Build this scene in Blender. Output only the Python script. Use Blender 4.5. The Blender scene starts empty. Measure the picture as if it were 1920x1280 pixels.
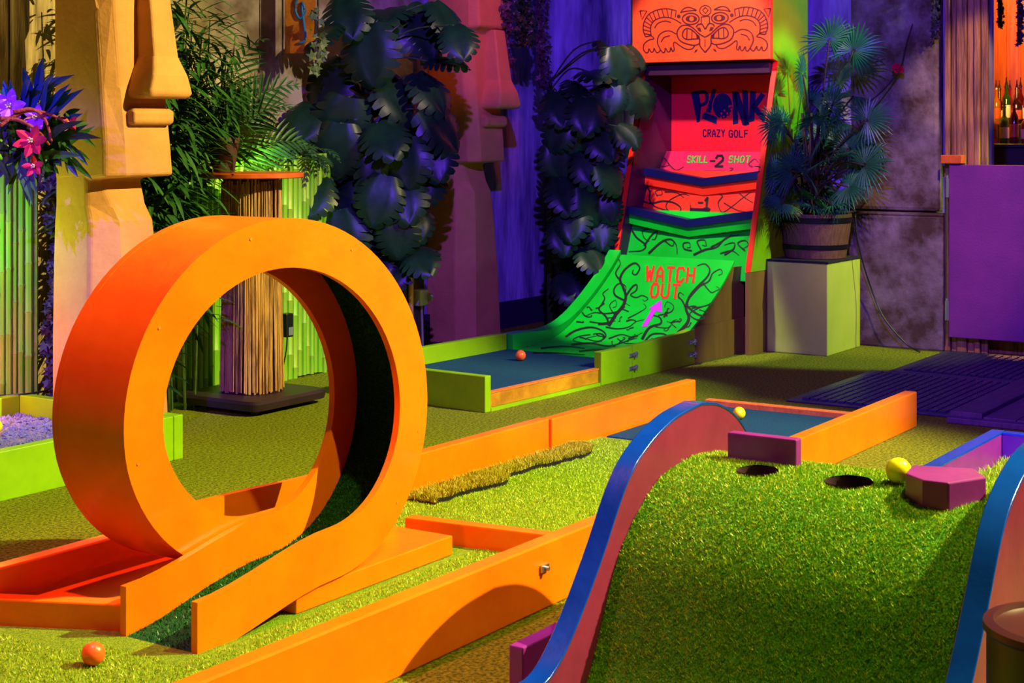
import bpy, bmesh, math, random
from mathutils import Vector, Matrix
import numpy as np

C = bpy.context.scene
COL = C.collection
PI = math.pi

# ---------------------------------------------------------------- camera
FPX, CH, HY, VPX = 3000.0, 1.05, 245.0, 2930.0
_t = (VPX - 960) / FPX
_n = math.hypot(_t, 1)
UX, UY = _t / _n, 1 / _n
TH = math.atan2(UY, UX)          # lanes run along u, the room's second axis is v


def W(a, b, z=0.0):
    """room coordinates (a along the lanes, b across) -> world"""
    return Vector((a * UX - b * UY, a * UY + b * UX, z))


cam_d = bpy.data.cameras.new('camera')
cam = bpy.data.objects.new('camera', cam_d)
COL.objects.link(cam)
cam.location = (0, 0, CH)
cam.rotation_euler = (PI / 2, 0, 0)
cam_d.sensor_width = 36
cam_d.lens = FPX / 1920 * 36
cam_d.shift_y = -(640 - HY) / 1920
cam_d.clip_start = .05
cam_d.dof.use_dof = True
cam_d.dof.focus_distance = 4.9
cam_d.dof.aperture_fstop = 15
C.camera = cam

# ---------------------------------------------------------------- world, light, exposure
wd = bpy.data.worlds.new('world')
C.world = wd
wd.use_nodes = True
wd.node_tree.nodes['Background'].inputs[0].default_value = (.35, .2, .5, 1)
wd.node_tree.nodes['Background'].inputs[1].default_value = .035
C.view_settings.view_transform = 'Standard'
C.view_settings.look = 'None'
C.view_settings.gamma = 1
C.view_settings.use_curve_mapping = False
C.view_settings.exposure = 0.0


def spot(name, loc, aim, color, power, angle, size=.08, blend=.4):
    d = bpy.data.lights.new(name, 'SPOT')
    d.color = color
    d.energy = power
    d.spot_size = math.radians(angle)
    d.spot_blend = blend
    d.shadow_soft_size = size
    o = bpy.data.objects.new(name, d)
    COL.objects.link(o)
    o.location = loc
    o.rotation_euler = (Vector(aim) - Vector(loc)).to_track_quat('-Z', 'Y').to_euler()
    return o


def point(name, loc, color, power, size=.06):
    d = bpy.data.lights.new(name, 'POINT')
    d.color = color
    d.energy = power
    d.shadow_soft_size = size
    o = bpy.data.objects.new(name, d)
    COL.objects.link(o)
    o.location = loc
    return o


spot('warm_spotlight', (3.8, 3.6, 3.8), (-.65, 4.25, .3), (1, .84, .30), 2900, 56, .02, .4)
spot('warm_ceiling_spotlight', (1.6, 2.8, 3.9), (.15, 3.3, 0), (1, .88, .26), 420, 56, .05, .6)
spot('left_warm_spotlight', W(3.50, 4.46, 2.0), W(3.58, 4.64, 1.2), (1, .70, .22), 12, 70, .04, .6)
spot('stand_spotlight', (3.8, 6.25, 2.3), W(7.2, 2.86, .15), (.80, 1, .15), 420, 22, .03, .4)
spot('cabinet_side_fill_light', (3.7, 6.1, 2.5), W(7.35, 3.15, 1.62), (.85, 1, .12), 170, 15, .03, .5)  # added fill, brightens the upper lime side; no known lamp
spot('timber_fill_light', (2.6, 4.6, 2.6), W(7.5, 2.32, 1.35), (1, .58, .20), 520, 9, .04, .5)  # invented warm fill that lifts the door posts to tan
spot('red_spotlight', (.35, 6.5, 2.5), W(6.55, 4.45, 1.52), (1, .12, .03), 60, 22, .04, .6)
spot('pillar_fill_light', (1.7, 5.0, 2.8), (1.93, 7.35, .75), (1, .58, .36), 330, 22, .04, .7)  # added warm fill so the pilaster is not purely blue
spot('plaster_fill_light', (2.0, 4.6, 2.9), W(5.45, 4.7, 1.38), (1, .80, .52), 330, 17, .03, .5)  # added fill for the plaster that the warm key cone misses
spot('rose_spotlight', (-1.15, 3.0, 4.2), (-.5, 3.55, .4), (1, .14, .50), 700, 34, .05, .7)
spot('violet_spotlight', (-1.9, 0.8, 3.0), (-1.72, 5.2, .6), (.13, .02, 1), 2300, 16, .05, .7)
spot('blue_spotlight', (.2, 1.2, 3.3), (1.35, 7.2, .75), (.16, .045, 1), 2000, 46, .04, .5)
spot('cabinet_spotlight', W(5.75, 3.50, 2.5), W(7.18, 3.56, 1.28), (1, .72, .64), 230, 33, .04, .3)
spot('ramp_spotlight', W(5.75, 3.55, 2.55), W(6.68, 3.60, .42), (1, .86, .66), 300, 26, .04, .3)
spot('palm_fill_light', (2.9, 5.5, 2.75), (1.50, 7.5, 1.45), (.30, 1, .5), 420, 10, .04, .6)  # invented green fill, turns the top palm leaves teal
spot('lane_side_fill_light', (3.2, 4.9, 2.3), W(5.75, 3.3, .06), (.85, 1, .15), 330, 13, .03, .5)  # added fill, lights the lane's otherwise dark right side
spot('magenta_spotlight', (2.6, 5.0, 2.6), W(7.15, 3.15, 1.45), (1, .05, .8), 420, 11, .05, .6)
point('fence_green_light', W(3.42, 4.42, .66), (.55, 1, .10), 5.5, .05)
point('fence_orange_light', W(3.44, 4.38, .22), (1, .20, .14), 5, .05)
spot('planter_green_light', W(4.85, 4.38, 1.06), W(4.85, 4.47, .6), (.4, 1, .08), 6, 110, .05, .4)
point('bar_lamp', W(12.1, 3.1, 2.3), (1, .42, .10), 110, .1)
point('bar_shelf_lamp', W(11.8, 3.45, 1.35), (1, .55, .12), 9.0, .04)

# ---------------------------------------------------------------- helpers
rnd = random.Random(7)


def lin(c):
    c = c.lstrip('#')
    v = [int(c[i:i + 2], 16) / 255 for i in (0, 2, 4)]
    return tuple((x / 12.92 if x <= .04045 else ((x + .055) / 1.055) ** 2.4) for x in v) + (1,)


def mat(name, c1, c2=None, scale=8, rough=.5, bump=0, bscale=60, spec=.5, detail=4, lo=.35, hi=.65,
        metal=0, trans=0, emit=0, stretch=None, sheen=0, kind='noise', coat=0):
    m = bpy.data.materials.new(name)
    m.use_nodes = True
    nt = m.node_tree
    bs = nt.nodes['Principled BSDF']
    c1 = lin(c1) if isinstance(c1, str) else c1
    bs.inputs['Base Color'].default_value = c1
    bs.inputs['Roughness'].default_value = rough
    bs.inputs['Specular IOR Level'].default_value = spec
    bs.inputs['Metallic'].default_value = metal
    bs.inputs['Transmission Weight'].default_value = trans
    bs.inputs['Coat Weight'].default_value = coat
    tc = nt.nodes.new('ShaderNodeTexCoord')
    vec = tc.outputs['Object']
    if stretch:
        mp = nt.nodes.new('ShaderNodeMapping')
        mp.inputs['Scale'].default_value = stretch
        nt.links.new(vec, mp.inputs['Vector'])
        vec = mp.outputs['Vector']
    if c2:
        c2 = lin(c2) if isinstance(c2, str) else c2
        if kind == 'voronoi':
            n = nt.nodes.new('ShaderNodeTexVoronoi')
            n.inputs['Scale'].default_value = scale
            out = n.outputs['Distance']
        else:
            n = nt.nodes.new('ShaderNodeTexNoise')
            n.inputs['Scale'].default_value = scale
            n.inputs['Detail'].default_value = detail
            n.inputs['Roughness'].default_value = .65
            out = n.outputs['Fac']
        nt.links.new(vec, n.inputs['Vector'])
        r = nt.nodes.new('ShaderNodeValToRGB')
        r.color_ramp.elements[0].position = lo
        r.color_ramp.elements[1].position = hi
        r.color_ramp.elements[0].color = c1
        r.color_ramp.elements[1].color = c2
        nt.links.new(out, r.inputs['Fac'])
        nt.links.new(r.outputs['Color'], bs.inputs['Base Color'])
        if emit:
            nt.links.new(r.outputs['Color'], bs.inputs['Emission Color'])
    if emit:
        bs.inputs['Emission Strength'].default_value = emit
        if not c2:
            bs.inputs['Emission Color'].default_value = c1
    if bump:
        n2 = nt.nodes.new('ShaderNodeTexNoise')
        n2.inputs['Scale'].default_value = bscale
        n2.inputs['Detail'].default_value = 5
        nt.links.new(vec, n2.inputs['Vector'])
        b = nt.nodes.new('ShaderNodeBump')
        b.inputs['Strength'].default_value = bump
        b.inputs['Distance'].default_value = .01
        nt.links.new(n2.outputs['Fac'], b.inputs['Height'])
        nt.links.new(b.outputs['Normal'], bs.inputs['Normal'])
    return m


M = {}
M['orange'] = mat('orange_paint', '#ff8000', '#f67200', 5, .33, .12, 30, coat=.15)
M['ply_edge'] = mat('worn_orange_edge', '#f28a3a', '#d86a20', 40, .5)
M['lime'] = mat('lime_paint', '#8cc400', '#7cb400', 6, .42, .06, 30)
M['green'] = mat('green_paint', '#06d22a', '#04b81c', 3, .3, .05, 20)
M['yellow'] = mat('yellow_paint', '#c48c0c', '#a06e0a', 14, .55, .2, 50)
M['felt'] = mat('dark_felt', '#17405a', '#225064', 160, .95, .5, 400, spec=.1)
M['floor'] = mat('short_turf_floor', '#465a0a', '#a0a81a', 110, .95, 1.0, 260, spec=.15, lo=.38, hi=.62, detail=6)
M['turf'] = mat('bright_turf', '#4d8a10', '#9abf1e', 160, .85, .9, 300, spec=.25, lo=.3, hi=.7)
M['hump_turf'] = mat('hump_turf', '#2a8010', '#5c9c14', 120, .85, .9, 260, spec=.25, lo=.3, hi=.7)
M['blade'] = mat('grass_blade', '#48b014', '#c4cc14', 90, .45, spec=.5, lo=.3, hi=.6)
M['blade_bright'] = mat('grass_blade_bright', '#86c018', '#c8d41c', 90, .45, spec=.5, lo=.35, hi=.65)
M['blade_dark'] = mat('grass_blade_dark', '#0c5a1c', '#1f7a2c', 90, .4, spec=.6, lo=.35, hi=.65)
M['blade_gold'] = mat('grass_blade_gold', '#8a9410', '#c8b81e', 90, .5, spec=.4, lo=.35, hi=.65)
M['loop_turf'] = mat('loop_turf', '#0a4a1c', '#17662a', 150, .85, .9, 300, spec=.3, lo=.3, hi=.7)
M['pink'] = mat('plum_paint', '#8c2c58', '#7c264e', 7, .35, .08, 30)
M['purple'] = mat('purple_paint', '#8e2aa0', '#7a2490', 7, .4, .08, 30)
M['blue'] = mat('gloss_blue_paint', '#0748c8', '#053cb0', 7, .2, .08, 25, coat=.5)
M['hole'] = mat('hole_cup', '#3a1430', rough=.8)
M['red'] = mat('red_orange_paint', '#ff3c14', '#ff2a12', 4, .4)
M['header'] = mat('header_orange', '#ff5a1e', '#ff4a18', 4, .4)
M['crimson'] = mat('crimson_paint', '#f01430', '#ff2020', 4, .45)
M['pinkpanel'] = mat('rose_panel', '#d81c4c', '#e82448', 4, .45)
M['navy'] = mat('navy_paint', '#0d104e', '#0a0c40', 5, .4)
M['maroon'] = mat('maroon_paint', '#3a0a2c', '#2e0824', 5, .5)
M['ink'] = mat('ink', '#0a0d10', rough=.5)
M['redink'] = mat('dark_red_ink', '#50060e', rough=.5)
M['wineink'] = mat('wine_ink', '#5a0828', rough=.5)
M['redtext'] = mat('red_lettering', '#f02008', rough=.5)
M['greentext'] = mat('green_lettering', '#3cf03c', rough=.5)
M['magenta'] = mat('magenta_arrow', '#d020d0', rough=.5)
M['ply'] = mat('brown_ply', '#8a6428', '#6e4c1c', 5, .6, .1, 30, stretch=(1, 1, .2))
M['standpaint'] = mat('stand_paint', '#b8c850', '#a8bc40', 4, .45, .04, 20)
M['soil'] = mat('dark_soil', '#0c0a10', '#1a1622', 60, .95, .5, 80)
M['barrel'] = mat('barrel_wood', '#6a4234', '#4c2c26', 14, .6, .3, 60, stretch=(6, 6, 1))
M['hoop'] = mat('black_hoop', '#0c0d16', rough=.45, metal=.5)
M['stone'] = mat('ochre_stone', '#d89a52', '#b87c3c', 3.5, .8, .25, 45, lo=.3, hi=.75)
M['reed'] = mat('reed', '#c8984c', '#6a4420', 60, .55, .1, 60, stretch=(1, 1, .12), lo=.40, hi=.68)
M['reed_core'] = mat('reed_core', '#4a3418', rough=.9)
M['bamboo'] = mat('bamboo_cane', '#68bc1c', '#9cb83a', 9, .45, stretch=(3, 3, .5), lo=.35, hi=.7)
M['bamboo_dry'] = mat('bamboo_node', '#8a8a38', rough=.6)
M['dark'] = mat('dark_base', '#2c1424', '#221020', 8, .5, .1, 40)
M['tabletop'] = mat('table_orange', '#d86420', '#b84c18', 9, .4, .05, 40)
M['plaster'] = mat('plaster', '#cdbb98', '#8a7654', 3.2, .85, .7, 18, lo=.42, hi=.6)
M['blueplaster'] = mat('stained_plaster', '#b4acd0', '#4a4668', 2.6, .85, .6, 16, lo=.35, hi=.65, stretch=(2.2, 2.2, .45))
M['pillar'] = mat('mottled_pillar', '#857872', '#46321f', 6.5, .8, 1.0, 22, lo=.34, hi=.62, detail=9)
M['plank'] = mat('weathered_plank', '#b49a64', '#6a5634', 7, .75, .4, 30, stretch=(6, 6, .6))
M['jamb'] = mat('jamb_timber', '#b07c46', '#5e3a20', 6, .6, .4, 24, stretch=(7, 7, .5))
M['gate'] = mat('gate_panel', '#7c2a7a', '#682470', 3, .4, .1, 120)
M['steel'] = mat('steel', '#b8b8c8', rough=.3, metal=.9)
M['rubber'] = mat('rubber_mat', '#37304a', '#2a2440', 40, .38, .2, 60)
M['deckwood'] = mat('purple_boards', '#5e3a58', '#482c48', 8, .6, .3, 30, stretch=(1, 6, 1))
M['skirting'] = mat('dark_skirting', '#232432', rough=.7)
M['leaf_dark'] = mat('monstera_leaf', '#0c2816', '#14381e', 12, .4, .1, 30, spec=.4)
M['leaf_bamboo'] = mat('bamboo_leaf', '#1e4a1c', '#3a6a2c', 12, .45, spec=.4)
M['leaf_palm'] = mat('palm_leaf', '#1c4020', '#2f5c28', 12, .45, spec=.4)
M['leaf_fan'] = mat('fan_palm_leaf', '#175034', '#226642', 9, .42, spec=.5)
M['leaf_blue'] = mat('blue_leaf', '#1c4a8a', '#255a4a', 6, .45)
M['leaf_olive'] = mat('olive_leaf', '#5a6a1c', '#3c5a20', 12, .5)
M['leaf_ivy'] = mat('ivy_leaf', '#2a1c30', '#3c2a34', 20, .55)
M['stem'] = mat('green_stem', '#3e5a26', '#2c3c1c', 20, .6)
M['bark'] = mat('dark_bark', '#2a1c18', '#3c281e', 20, .8, .5, 60)
M['pot'] = mat('brown_pot', '#4c3430', '#3c2824', 8, .55)
M['orchid'] = mat('orchid_petal', '#a83cc8', '#d884e8', 16, .5)
M['lily'] = mat('lily_petal', '#c01028', '#e02440', 16, .5)
M['cream'] = mat('flower_heart', '#e8e0a0', rough=.6)
M['rope'] = mat('orange_tassel', '#b4501e', '#8a3814', 60, .8, .6, 120)
M['amber'] = mat('amber_glass', '#e8961c', '#b86410', 14, .2, trans=.1)
M['teal'] = mat('teal_swirl', '#1c7a9a', rough=.4)
M['socket'] = mat('grey_plastic', '#a8a4a0', rough=.5)
M['cable'] = mat('grey_cable', '#8a8070', rough=.6)
M['black'] = mat('black_plastic', '#0e0f12', rough=.4)
M['screen'] = mat('grey_label', '#6c7484', rough=.4)
M['barwall'] = mat('bar_boards', '#d87038', '#b85424', 5, .6, .2, 20, stretch=(8, 8, .5))
M['counter'] = mat('dark_counter', '#16262a', '#1e3234', 8, .5)
M['ball_o'] = mat('orange_ball', '#ff6a28', rough=.3)
M['ball_y'] = mat('yellow_ball', '#f4e818', rough=.3)
M['gravel'] = mat('pale_gravel', '#8a84b0', '#5c5680', 120, .8, .9, 160, kind='noise')
M['drum'] = mat('maroon_drum', '#481420', '#3c101a', 6, .4)


class MB:
    """collects shapes, builds ONE mesh object"""

    def __init__(s):
        s.v, s.f, s.mi, s.cur = [], [], [], 0

    def add(s, vs, fs):
        n = len(s.v)
        s.v += [tuple(p) for p in vs]
        for f in fs:
            s.f.append(tuple(i + n for i in f))
            s.mi.append(s.cur)
        return s

    def box(s, x0, x1, y0, y1, z0, z1):
        v = [(x, y, z) for z in (z0, z1) for y in (y0, y1) for x in (x0, x1)]
        return s.add(v, [(0, 2, 3, 1), (4, 5, 7, 6), (0, 1, 5, 4), (2, 6, 7, 3), (0, 4, 6, 2), (1, 3, 7, 5)])

    def prism(s, poly, z0, z1):
        n = len(poly)
        ar = sum(poly[i][0] * poly[(i + 1) % n][1] - poly[(i + 1) % n][0] * poly[i][1] for i in range(n))
        if ar < 0:
            poly = poly[::-1]
        v = [(x, y, z0) for x, y in poly] + [(x, y, z1) for x, y in poly]
        fs = [tuple(range(n))[::-1], tuple(range(n, 2 * n))]
        fs += [(i, (i + 1) % n, n + (i + 1) % n, n + i) for i in range(n)]
        return s.add(v, fs)

    def slab(s, lo, hi, y0, y1):
        """strip between two polylines lo/hi [(x,z)] extruded from y0 to y1 (y may be lists)"""
        n = len(lo)
        g = lambda y, i: y[i] if isinstance(y, (list, tuple)) else y
        v = []
        for i in range(n):
            v += [(lo[i][0], g(y0, i), lo[i][1]), (hi[i][0], g(y0, i), hi[i][1]),
                  (hi[i][0], g(y1, i), hi[i][1]), (lo[i][0], g(y1, i), lo[i][1])]
        fs = [(0, 1, 2, 3), tuple(4 * (n - 1) + k for k in (3, 2, 1, 0))]
        for i in range(n - 1):
            a, b = 4 * i, 4 * i + 4
            for k in range(4):
                k2 = (k + 1) % 4
                fs.append((a + k, b + k, b + k2, a + k2))
        return s.add(v, fs)

    def rings(s, rs, cap=True):
        n = len(rs[0])
        v = [p for r in rs for p in r]
        fs = []
        for i in range(len(rs) - 1):
            for k in range(n):
                fs.append((i * n + k, i * n + (k + 1) % n, (i + 1) * n + (k + 1) % n, (i + 1) * n + k))
        if cap:
            fs += [tuple(range(n))[::-1], tuple((len(rs) - 1) * n + k for k in range(n))]
        return s.add(v, fs)

    def lathe(s, prof, cx=0, cy=0, n=24, cap=True):
        return s.rings([[(cx + r * math.cos(2 * PI * k / n), cy + r * math.sin(2 * PI * k / n), z) for k in range(n)]
                        for r, z in prof], cap)

    def tube(s, pts, r, n=6, cap=True):
        pts = [Vector(p) for p in pts]
        rs = []
        up = Vector((0, 0, 1))
        for i, p in enumerate(pts):
            d = (pts[min(i + 1, len(pts) - 1)] - pts[max(i - 1, 0)])
            if d.length < 1e-9:
                d = Vector((0, 0, 1))
            d.normalize()
            x = d.cross(up)
            if x.length < .05:
                x = d.cross(Vector((1, 0, 0)))
            x.normalize()
            y = d.cross(x)
            rr = r[i] if isinstance(r, (list, tuple)) else r
            rs.append([p + (x * math.cos(2 * PI * k / n) + y * math.sin(2 * PI * k / n)) * rr for k in range(n)])
        return s.rings(rs, cap)

    def ball(s, c, r, n=24):
        m = n // 2
        rs = []
        for i in range(1, m):
            t = PI * i / m
            rs.append([(c[0] + r * math.sin(t) * math.cos(2 * PI * k / n), c[1] + r * math.sin(t) * math.sin(2 * PI * k / n),
                        c[2] - r * math.cos(t)) for k in range(n)])
        s.rings(rs, False)
        b = len(s.v) - (m - 1) * n
        s.v += [(c[0], c[1], c[2] - r), (c[0], c[1], c[2] + r)]
        for k in range(n):
            s.f.append((b + (k + 1) % n, b + k, len(s.v) - 2)); s.mi.append(s.cur)
            q = b + (m - 2) * n
            s.f.append((q + k, q + (k + 1) % n, len(s.v) - 1)); s.mi.append(s.cur)
        return s


ORG = {}


def setp(o, label=None, cat=None, group=None, kind=None):
    if label: o['label'] = label
    if cat: o['category'] = cat
    if group: o['group'] = group
    if kind: o['kind'] = kind
    return o


def mesh_obj(name, mb, mats, smooth=False, bevel=0, org=(0, 0, 0), angle=35, bseg=2):
    me = bpy.data.meshes.new(name)
    v = np.array(mb.v, dtype=float) - np.array(org, dtype=float)
    me.from_pydata(v.tolist(), [], mb.f)
    for m in (mats if isinstance(mats, (list, tuple)) else [mats]):
        me.materials.append(m)
    if any(mb.mi):
        me.polygons.foreach_set('material_index', mb.mi)
    if smooth:
        me.polygons.foreach_set('use_smooth', [True] * len(me.polygons))
    me.update()
    o = bpy.data.objects.new(name, me)
    COL.objects.link(o)
    if smooth == 'auto':
        try:
            me.set_sharp_from_angle(angle=math.radians(angle))
        except Exception:
            pass
    if bevel:
        b = o.modifiers.new('bevel', 'BEVEL')
        b.width = bevel
        b.segments = bseg
        b.limit_method = 'ANGLE'
        b.angle_limit = math.radians(40)
    return o


def thing(name, label, cat, at, rot=TH, group=None):
    """an Empty at the thing's base; at = (a,b,z) room coordinates"""
    o = bpy.data.objects.new(name, None)
    COL.objects.link(o)
    o.empty_display_size = .05
    o.location = W(*at)
    o.rotation_euler = (0, 0, rot)
    ORG[o] = Vector(at) if rot == TH else Vector((0, 0, 0))
    return setp(o, label, cat, group)


def part(name, mb, mats, parent, smooth=False, bevel=0, label=None, kind=None, **k):
    o = mesh_obj(name, mb, mats, smooth, bevel, ORG[parent], **k)
    o.parent = parent
    ORG[o] = ORG[parent]
    return setp(o, label, None, None, kind)


def solo(name, mb, mats, label, cat, at, smooth=False, bevel=0, group=None, kind=None, rot=TH, **k):
    """a thing that is one mesh, shapes given in room coordinates"""
    o = mesh_obj(name, mb, mats, smooth, bevel, at if rot == TH else (0, 0, 0), **k)
    o.location = W(*at)
    o.rotation_euler = (0, 0, rot)
    ORG[o] = Vector(at) if rot == TH else Vector((0, 0, 0))
    return setp(o, label, cat, group, kind)


def struct(name, mb, mats, label=None, **k):
    o = mesh_obj(name, mb, mats, **k)
    o.rotation_euler = (0, 0, TH)
    ORG[o] = Vector((0, 0, 0))
    return setp(o, label, None, None, 'structure')


def copy_tree(o, parent=None):
    c = o.copy()
    COL.objects.link(c)
    if parent is not None:
        c.parent = parent
    for ch in list(o.children):
        copy_tree(ch, c)
    return c


def smooth_pts(pts, n=6, closed=False):
    """Catmull-Rom"""
    P = [Vector(p) for p in pts]
    out = []
    m = len(P)
    for i in range(m if closed else m - 1):
        p0 = P[(i - 1) % m] if closed else P[max(i - 1, 0)]
        p1 = P[i]
        p2 = P[(i + 1) % m]
        p3 = P[(i + 2) % m] if closed else P[min(i + 2, m - 1)]
        for k in range(n):
            t = k / n
            out.append(.5 * ((2 * p1) + (p2 - p0) * t + (2 * p0 - 5 * p1 + 4 * p2 - p3) * t * t + (3 * p1 - p0 - 3 * p2 + p3) * t ** 3))
    out.append(P[0] if closed else P[-1])
    return out


def ribbon2(mb, pts, w, fmap, taper=False):
    """painted line: 2D polyline of width w mapped onto a surface by fmap(x,y)->(x,y,z)"""
    pts = [Vector((p[0], p[1])) for p in pts]
    n = len(pts)
    L, R = [], []
    for i, p in enumerate(pts):
        d = pts[min(i + 1, n - 1)] - pts[max(i - 1, 0)]
        if d.length < 1e-9:
            d = Vector((1, 0))
        d.normalize()
        nn = Vector((-d.y, d.x))
        ww = (w[i] if isinstance(w, (list, tuple)) else w)
        if taper:
            ww *= max(.12, 1 - (i / max(n - 1, 1)) ** 1.3)
        L.append(fmap(*(p + nn * ww / 2)))
        R.append(fmap(*(p - nn * ww / 2)))
    v = []
    for i in range(n):
        v += [L[i], R[i]]
    mb.add(v, [(2 * i, 2 * i + 1, 2 * i + 3, 2 * i + 2) for i in range(n - 1)])


def poly2(mb, pts, fmap):
    mb.add([fmap(*p) for p in pts], [tuple(range(len(pts)))])


# ================================================================ STRUCTURE
def build_room():
    b = MB().box(.2, 13.2, -1.6, 4.72, -.05, 0)
    struct('floor', b, M['floor'], 'short olive artificial turf floor')
    b = MB().box(1.5, 6.3, 4.72, 4.85, 0, 2.6)
    struct('wall_back', b, M['plaster'], 'cream crumbling plaster wall behind the plants')
    b = MB().box(6.3, 7.75, 4.72, 4.85, 0, 2.6)
    struct('wall_corner', b, M['blueplaster'], 'violet stained plaster wall between statue and cabinet')
    b = MB().box(7.62, 7.75, 2.3, 4.72, 0, 2.6)
    struct('wall_right', b, M['blueplaster'], 'dark blue lit wall behind the cabinet and palm')
    b = MB().box(5.3, 7.62, 4.695, 4.72, 0, .14)
    struct('baseboard_back', b, M['skirting'])
    # planks on the far left
    x = 1.9
    k = 0
    b = MB()
    while x < 4.05:
        w = .235 if k % 2 else .30
        b.box(x, x + w - .012, 4.64 - .006 * (k % 2), 4.70, 0, 2.5)
        x += w
        k += 1
    struct('trim_1', b, M['plank'], 'weathered vertical timber boards at upper left', bevel=.006)
    # pilaster with plinth
    t = MB().box(7.535, 7.62, 2.50, 2.95, .66, 2.5)
    o = struct('wall_pilaster', t, M['pillar'], 'mottled stone pilaster beside the bar door', bevel=.02)
    p = MB().box(7.49, 7.62, 2.465, 3.0, 0, .64)
    p.prism([(7.49, 2.465), (7.62, 2.465), (7.62, 3.0), (7.49, 3.0)], .64, .655)
    part('plinth', p, M['pillar'], o, bevel=.012)
    # timber cladding, bar door
    b = MB()
    y = 2.462
    widths = [.03, .028, .05, .034, .03, .034]
    for k, w in enumerate(widths):
        b.box(7.50 + (.012 if k % 2 else 0), 7.53, y - w + .003, y, 0, 2.4)
        y -= w
    struct('door_1', b, M['jamb'], 'vertical timber posts framing the bar doorway', bevel=.004)
    # bar interior
    b = MB()
    yy = 1.6
    while yy < 4.6:
        b.box(12.7, 12.74, yy, yy + .088, 0, 2.4)
        yy += .09
    struct('wall_bar', b, M['barwall'], 'orange glowing boarded wall behind the bottles')
    b = MB().box(7.76, 12.7, 4.45, 4.5, 0, 2.6)
    struct('wall_bar_side', b, M['barwall'])
    b = MB().box(7.58, 7.72, 1.4, 2.45, 0, .06)
    struct('trim_2', b, M['jamb'], 'timber threshold under the bar gate')
    b = MB()
    for k in range(9):
        b.box(5.70, 7.56, 1.85 - .12 * (k + 1) + .004, 1.85 - .12 * k, 0.001, .028 + (.012 if k == 0 else 0))
    b.box(5.66, 5.70, .75, 1.85, .001, .022)
    struct('trim_3', b, M['deckwood'], 'purple lit floorboards right of the rubber mats', bevel=.003)


build_room()


def grass(n, sampler, h, w, seed, lean=.5):
    """n little blades; sampler(rng)->(x,y,z) arrays"""
    r = np.random.RandomState(seed)
    x, y, z = sampler(r, n)
    n = len(x)
    ang = r.rand(n) * 2 * PI
    la = r.rand(n) * 2 * PI
    ll = r.rand(n) * lean
    hh = h * (.6 + .7 * r.rand(n))
    dx, dy = np.cos(ang) * w / 2, np.sin(ang) * w / 2
    v = np.empty((n, 3, 3))
    v[:, 0] = np.stack([x - dx, y - dy, z], 1)
    v[:, 1] = np.stack([x + dx, y + dy, z], 1)
    v[:, 2] = np.stack([x + np.cos(la) * ll * hh, y + np.sin(la) * ll * hh, z + hh], 1)
    mb = MB()
    mb.v = v.reshape(-1, 3).tolist()
    mb.f = np.arange(3 * n).reshape(-1, 3).tolist()
    mb.mi = [0] * n
    return mb


# ================================================================ ORANGE LOOP LANE
def board(a0, b0, a1, b1, th, z0, z1):
    """upright board from (a0,b0) to (a1,b1), thickness to the left (+b side when running along a)"""
    d = Vector((a1 - a0, b1 - b0)).normalized()
    n = Vector((-d.y, d.x)) * th
    return MB().prism([(a0, b0), (a1, b1), (a1 + n.x, b1 + n.y), (a0 + n.x, b0 + n.y)], z0, z1)


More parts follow.
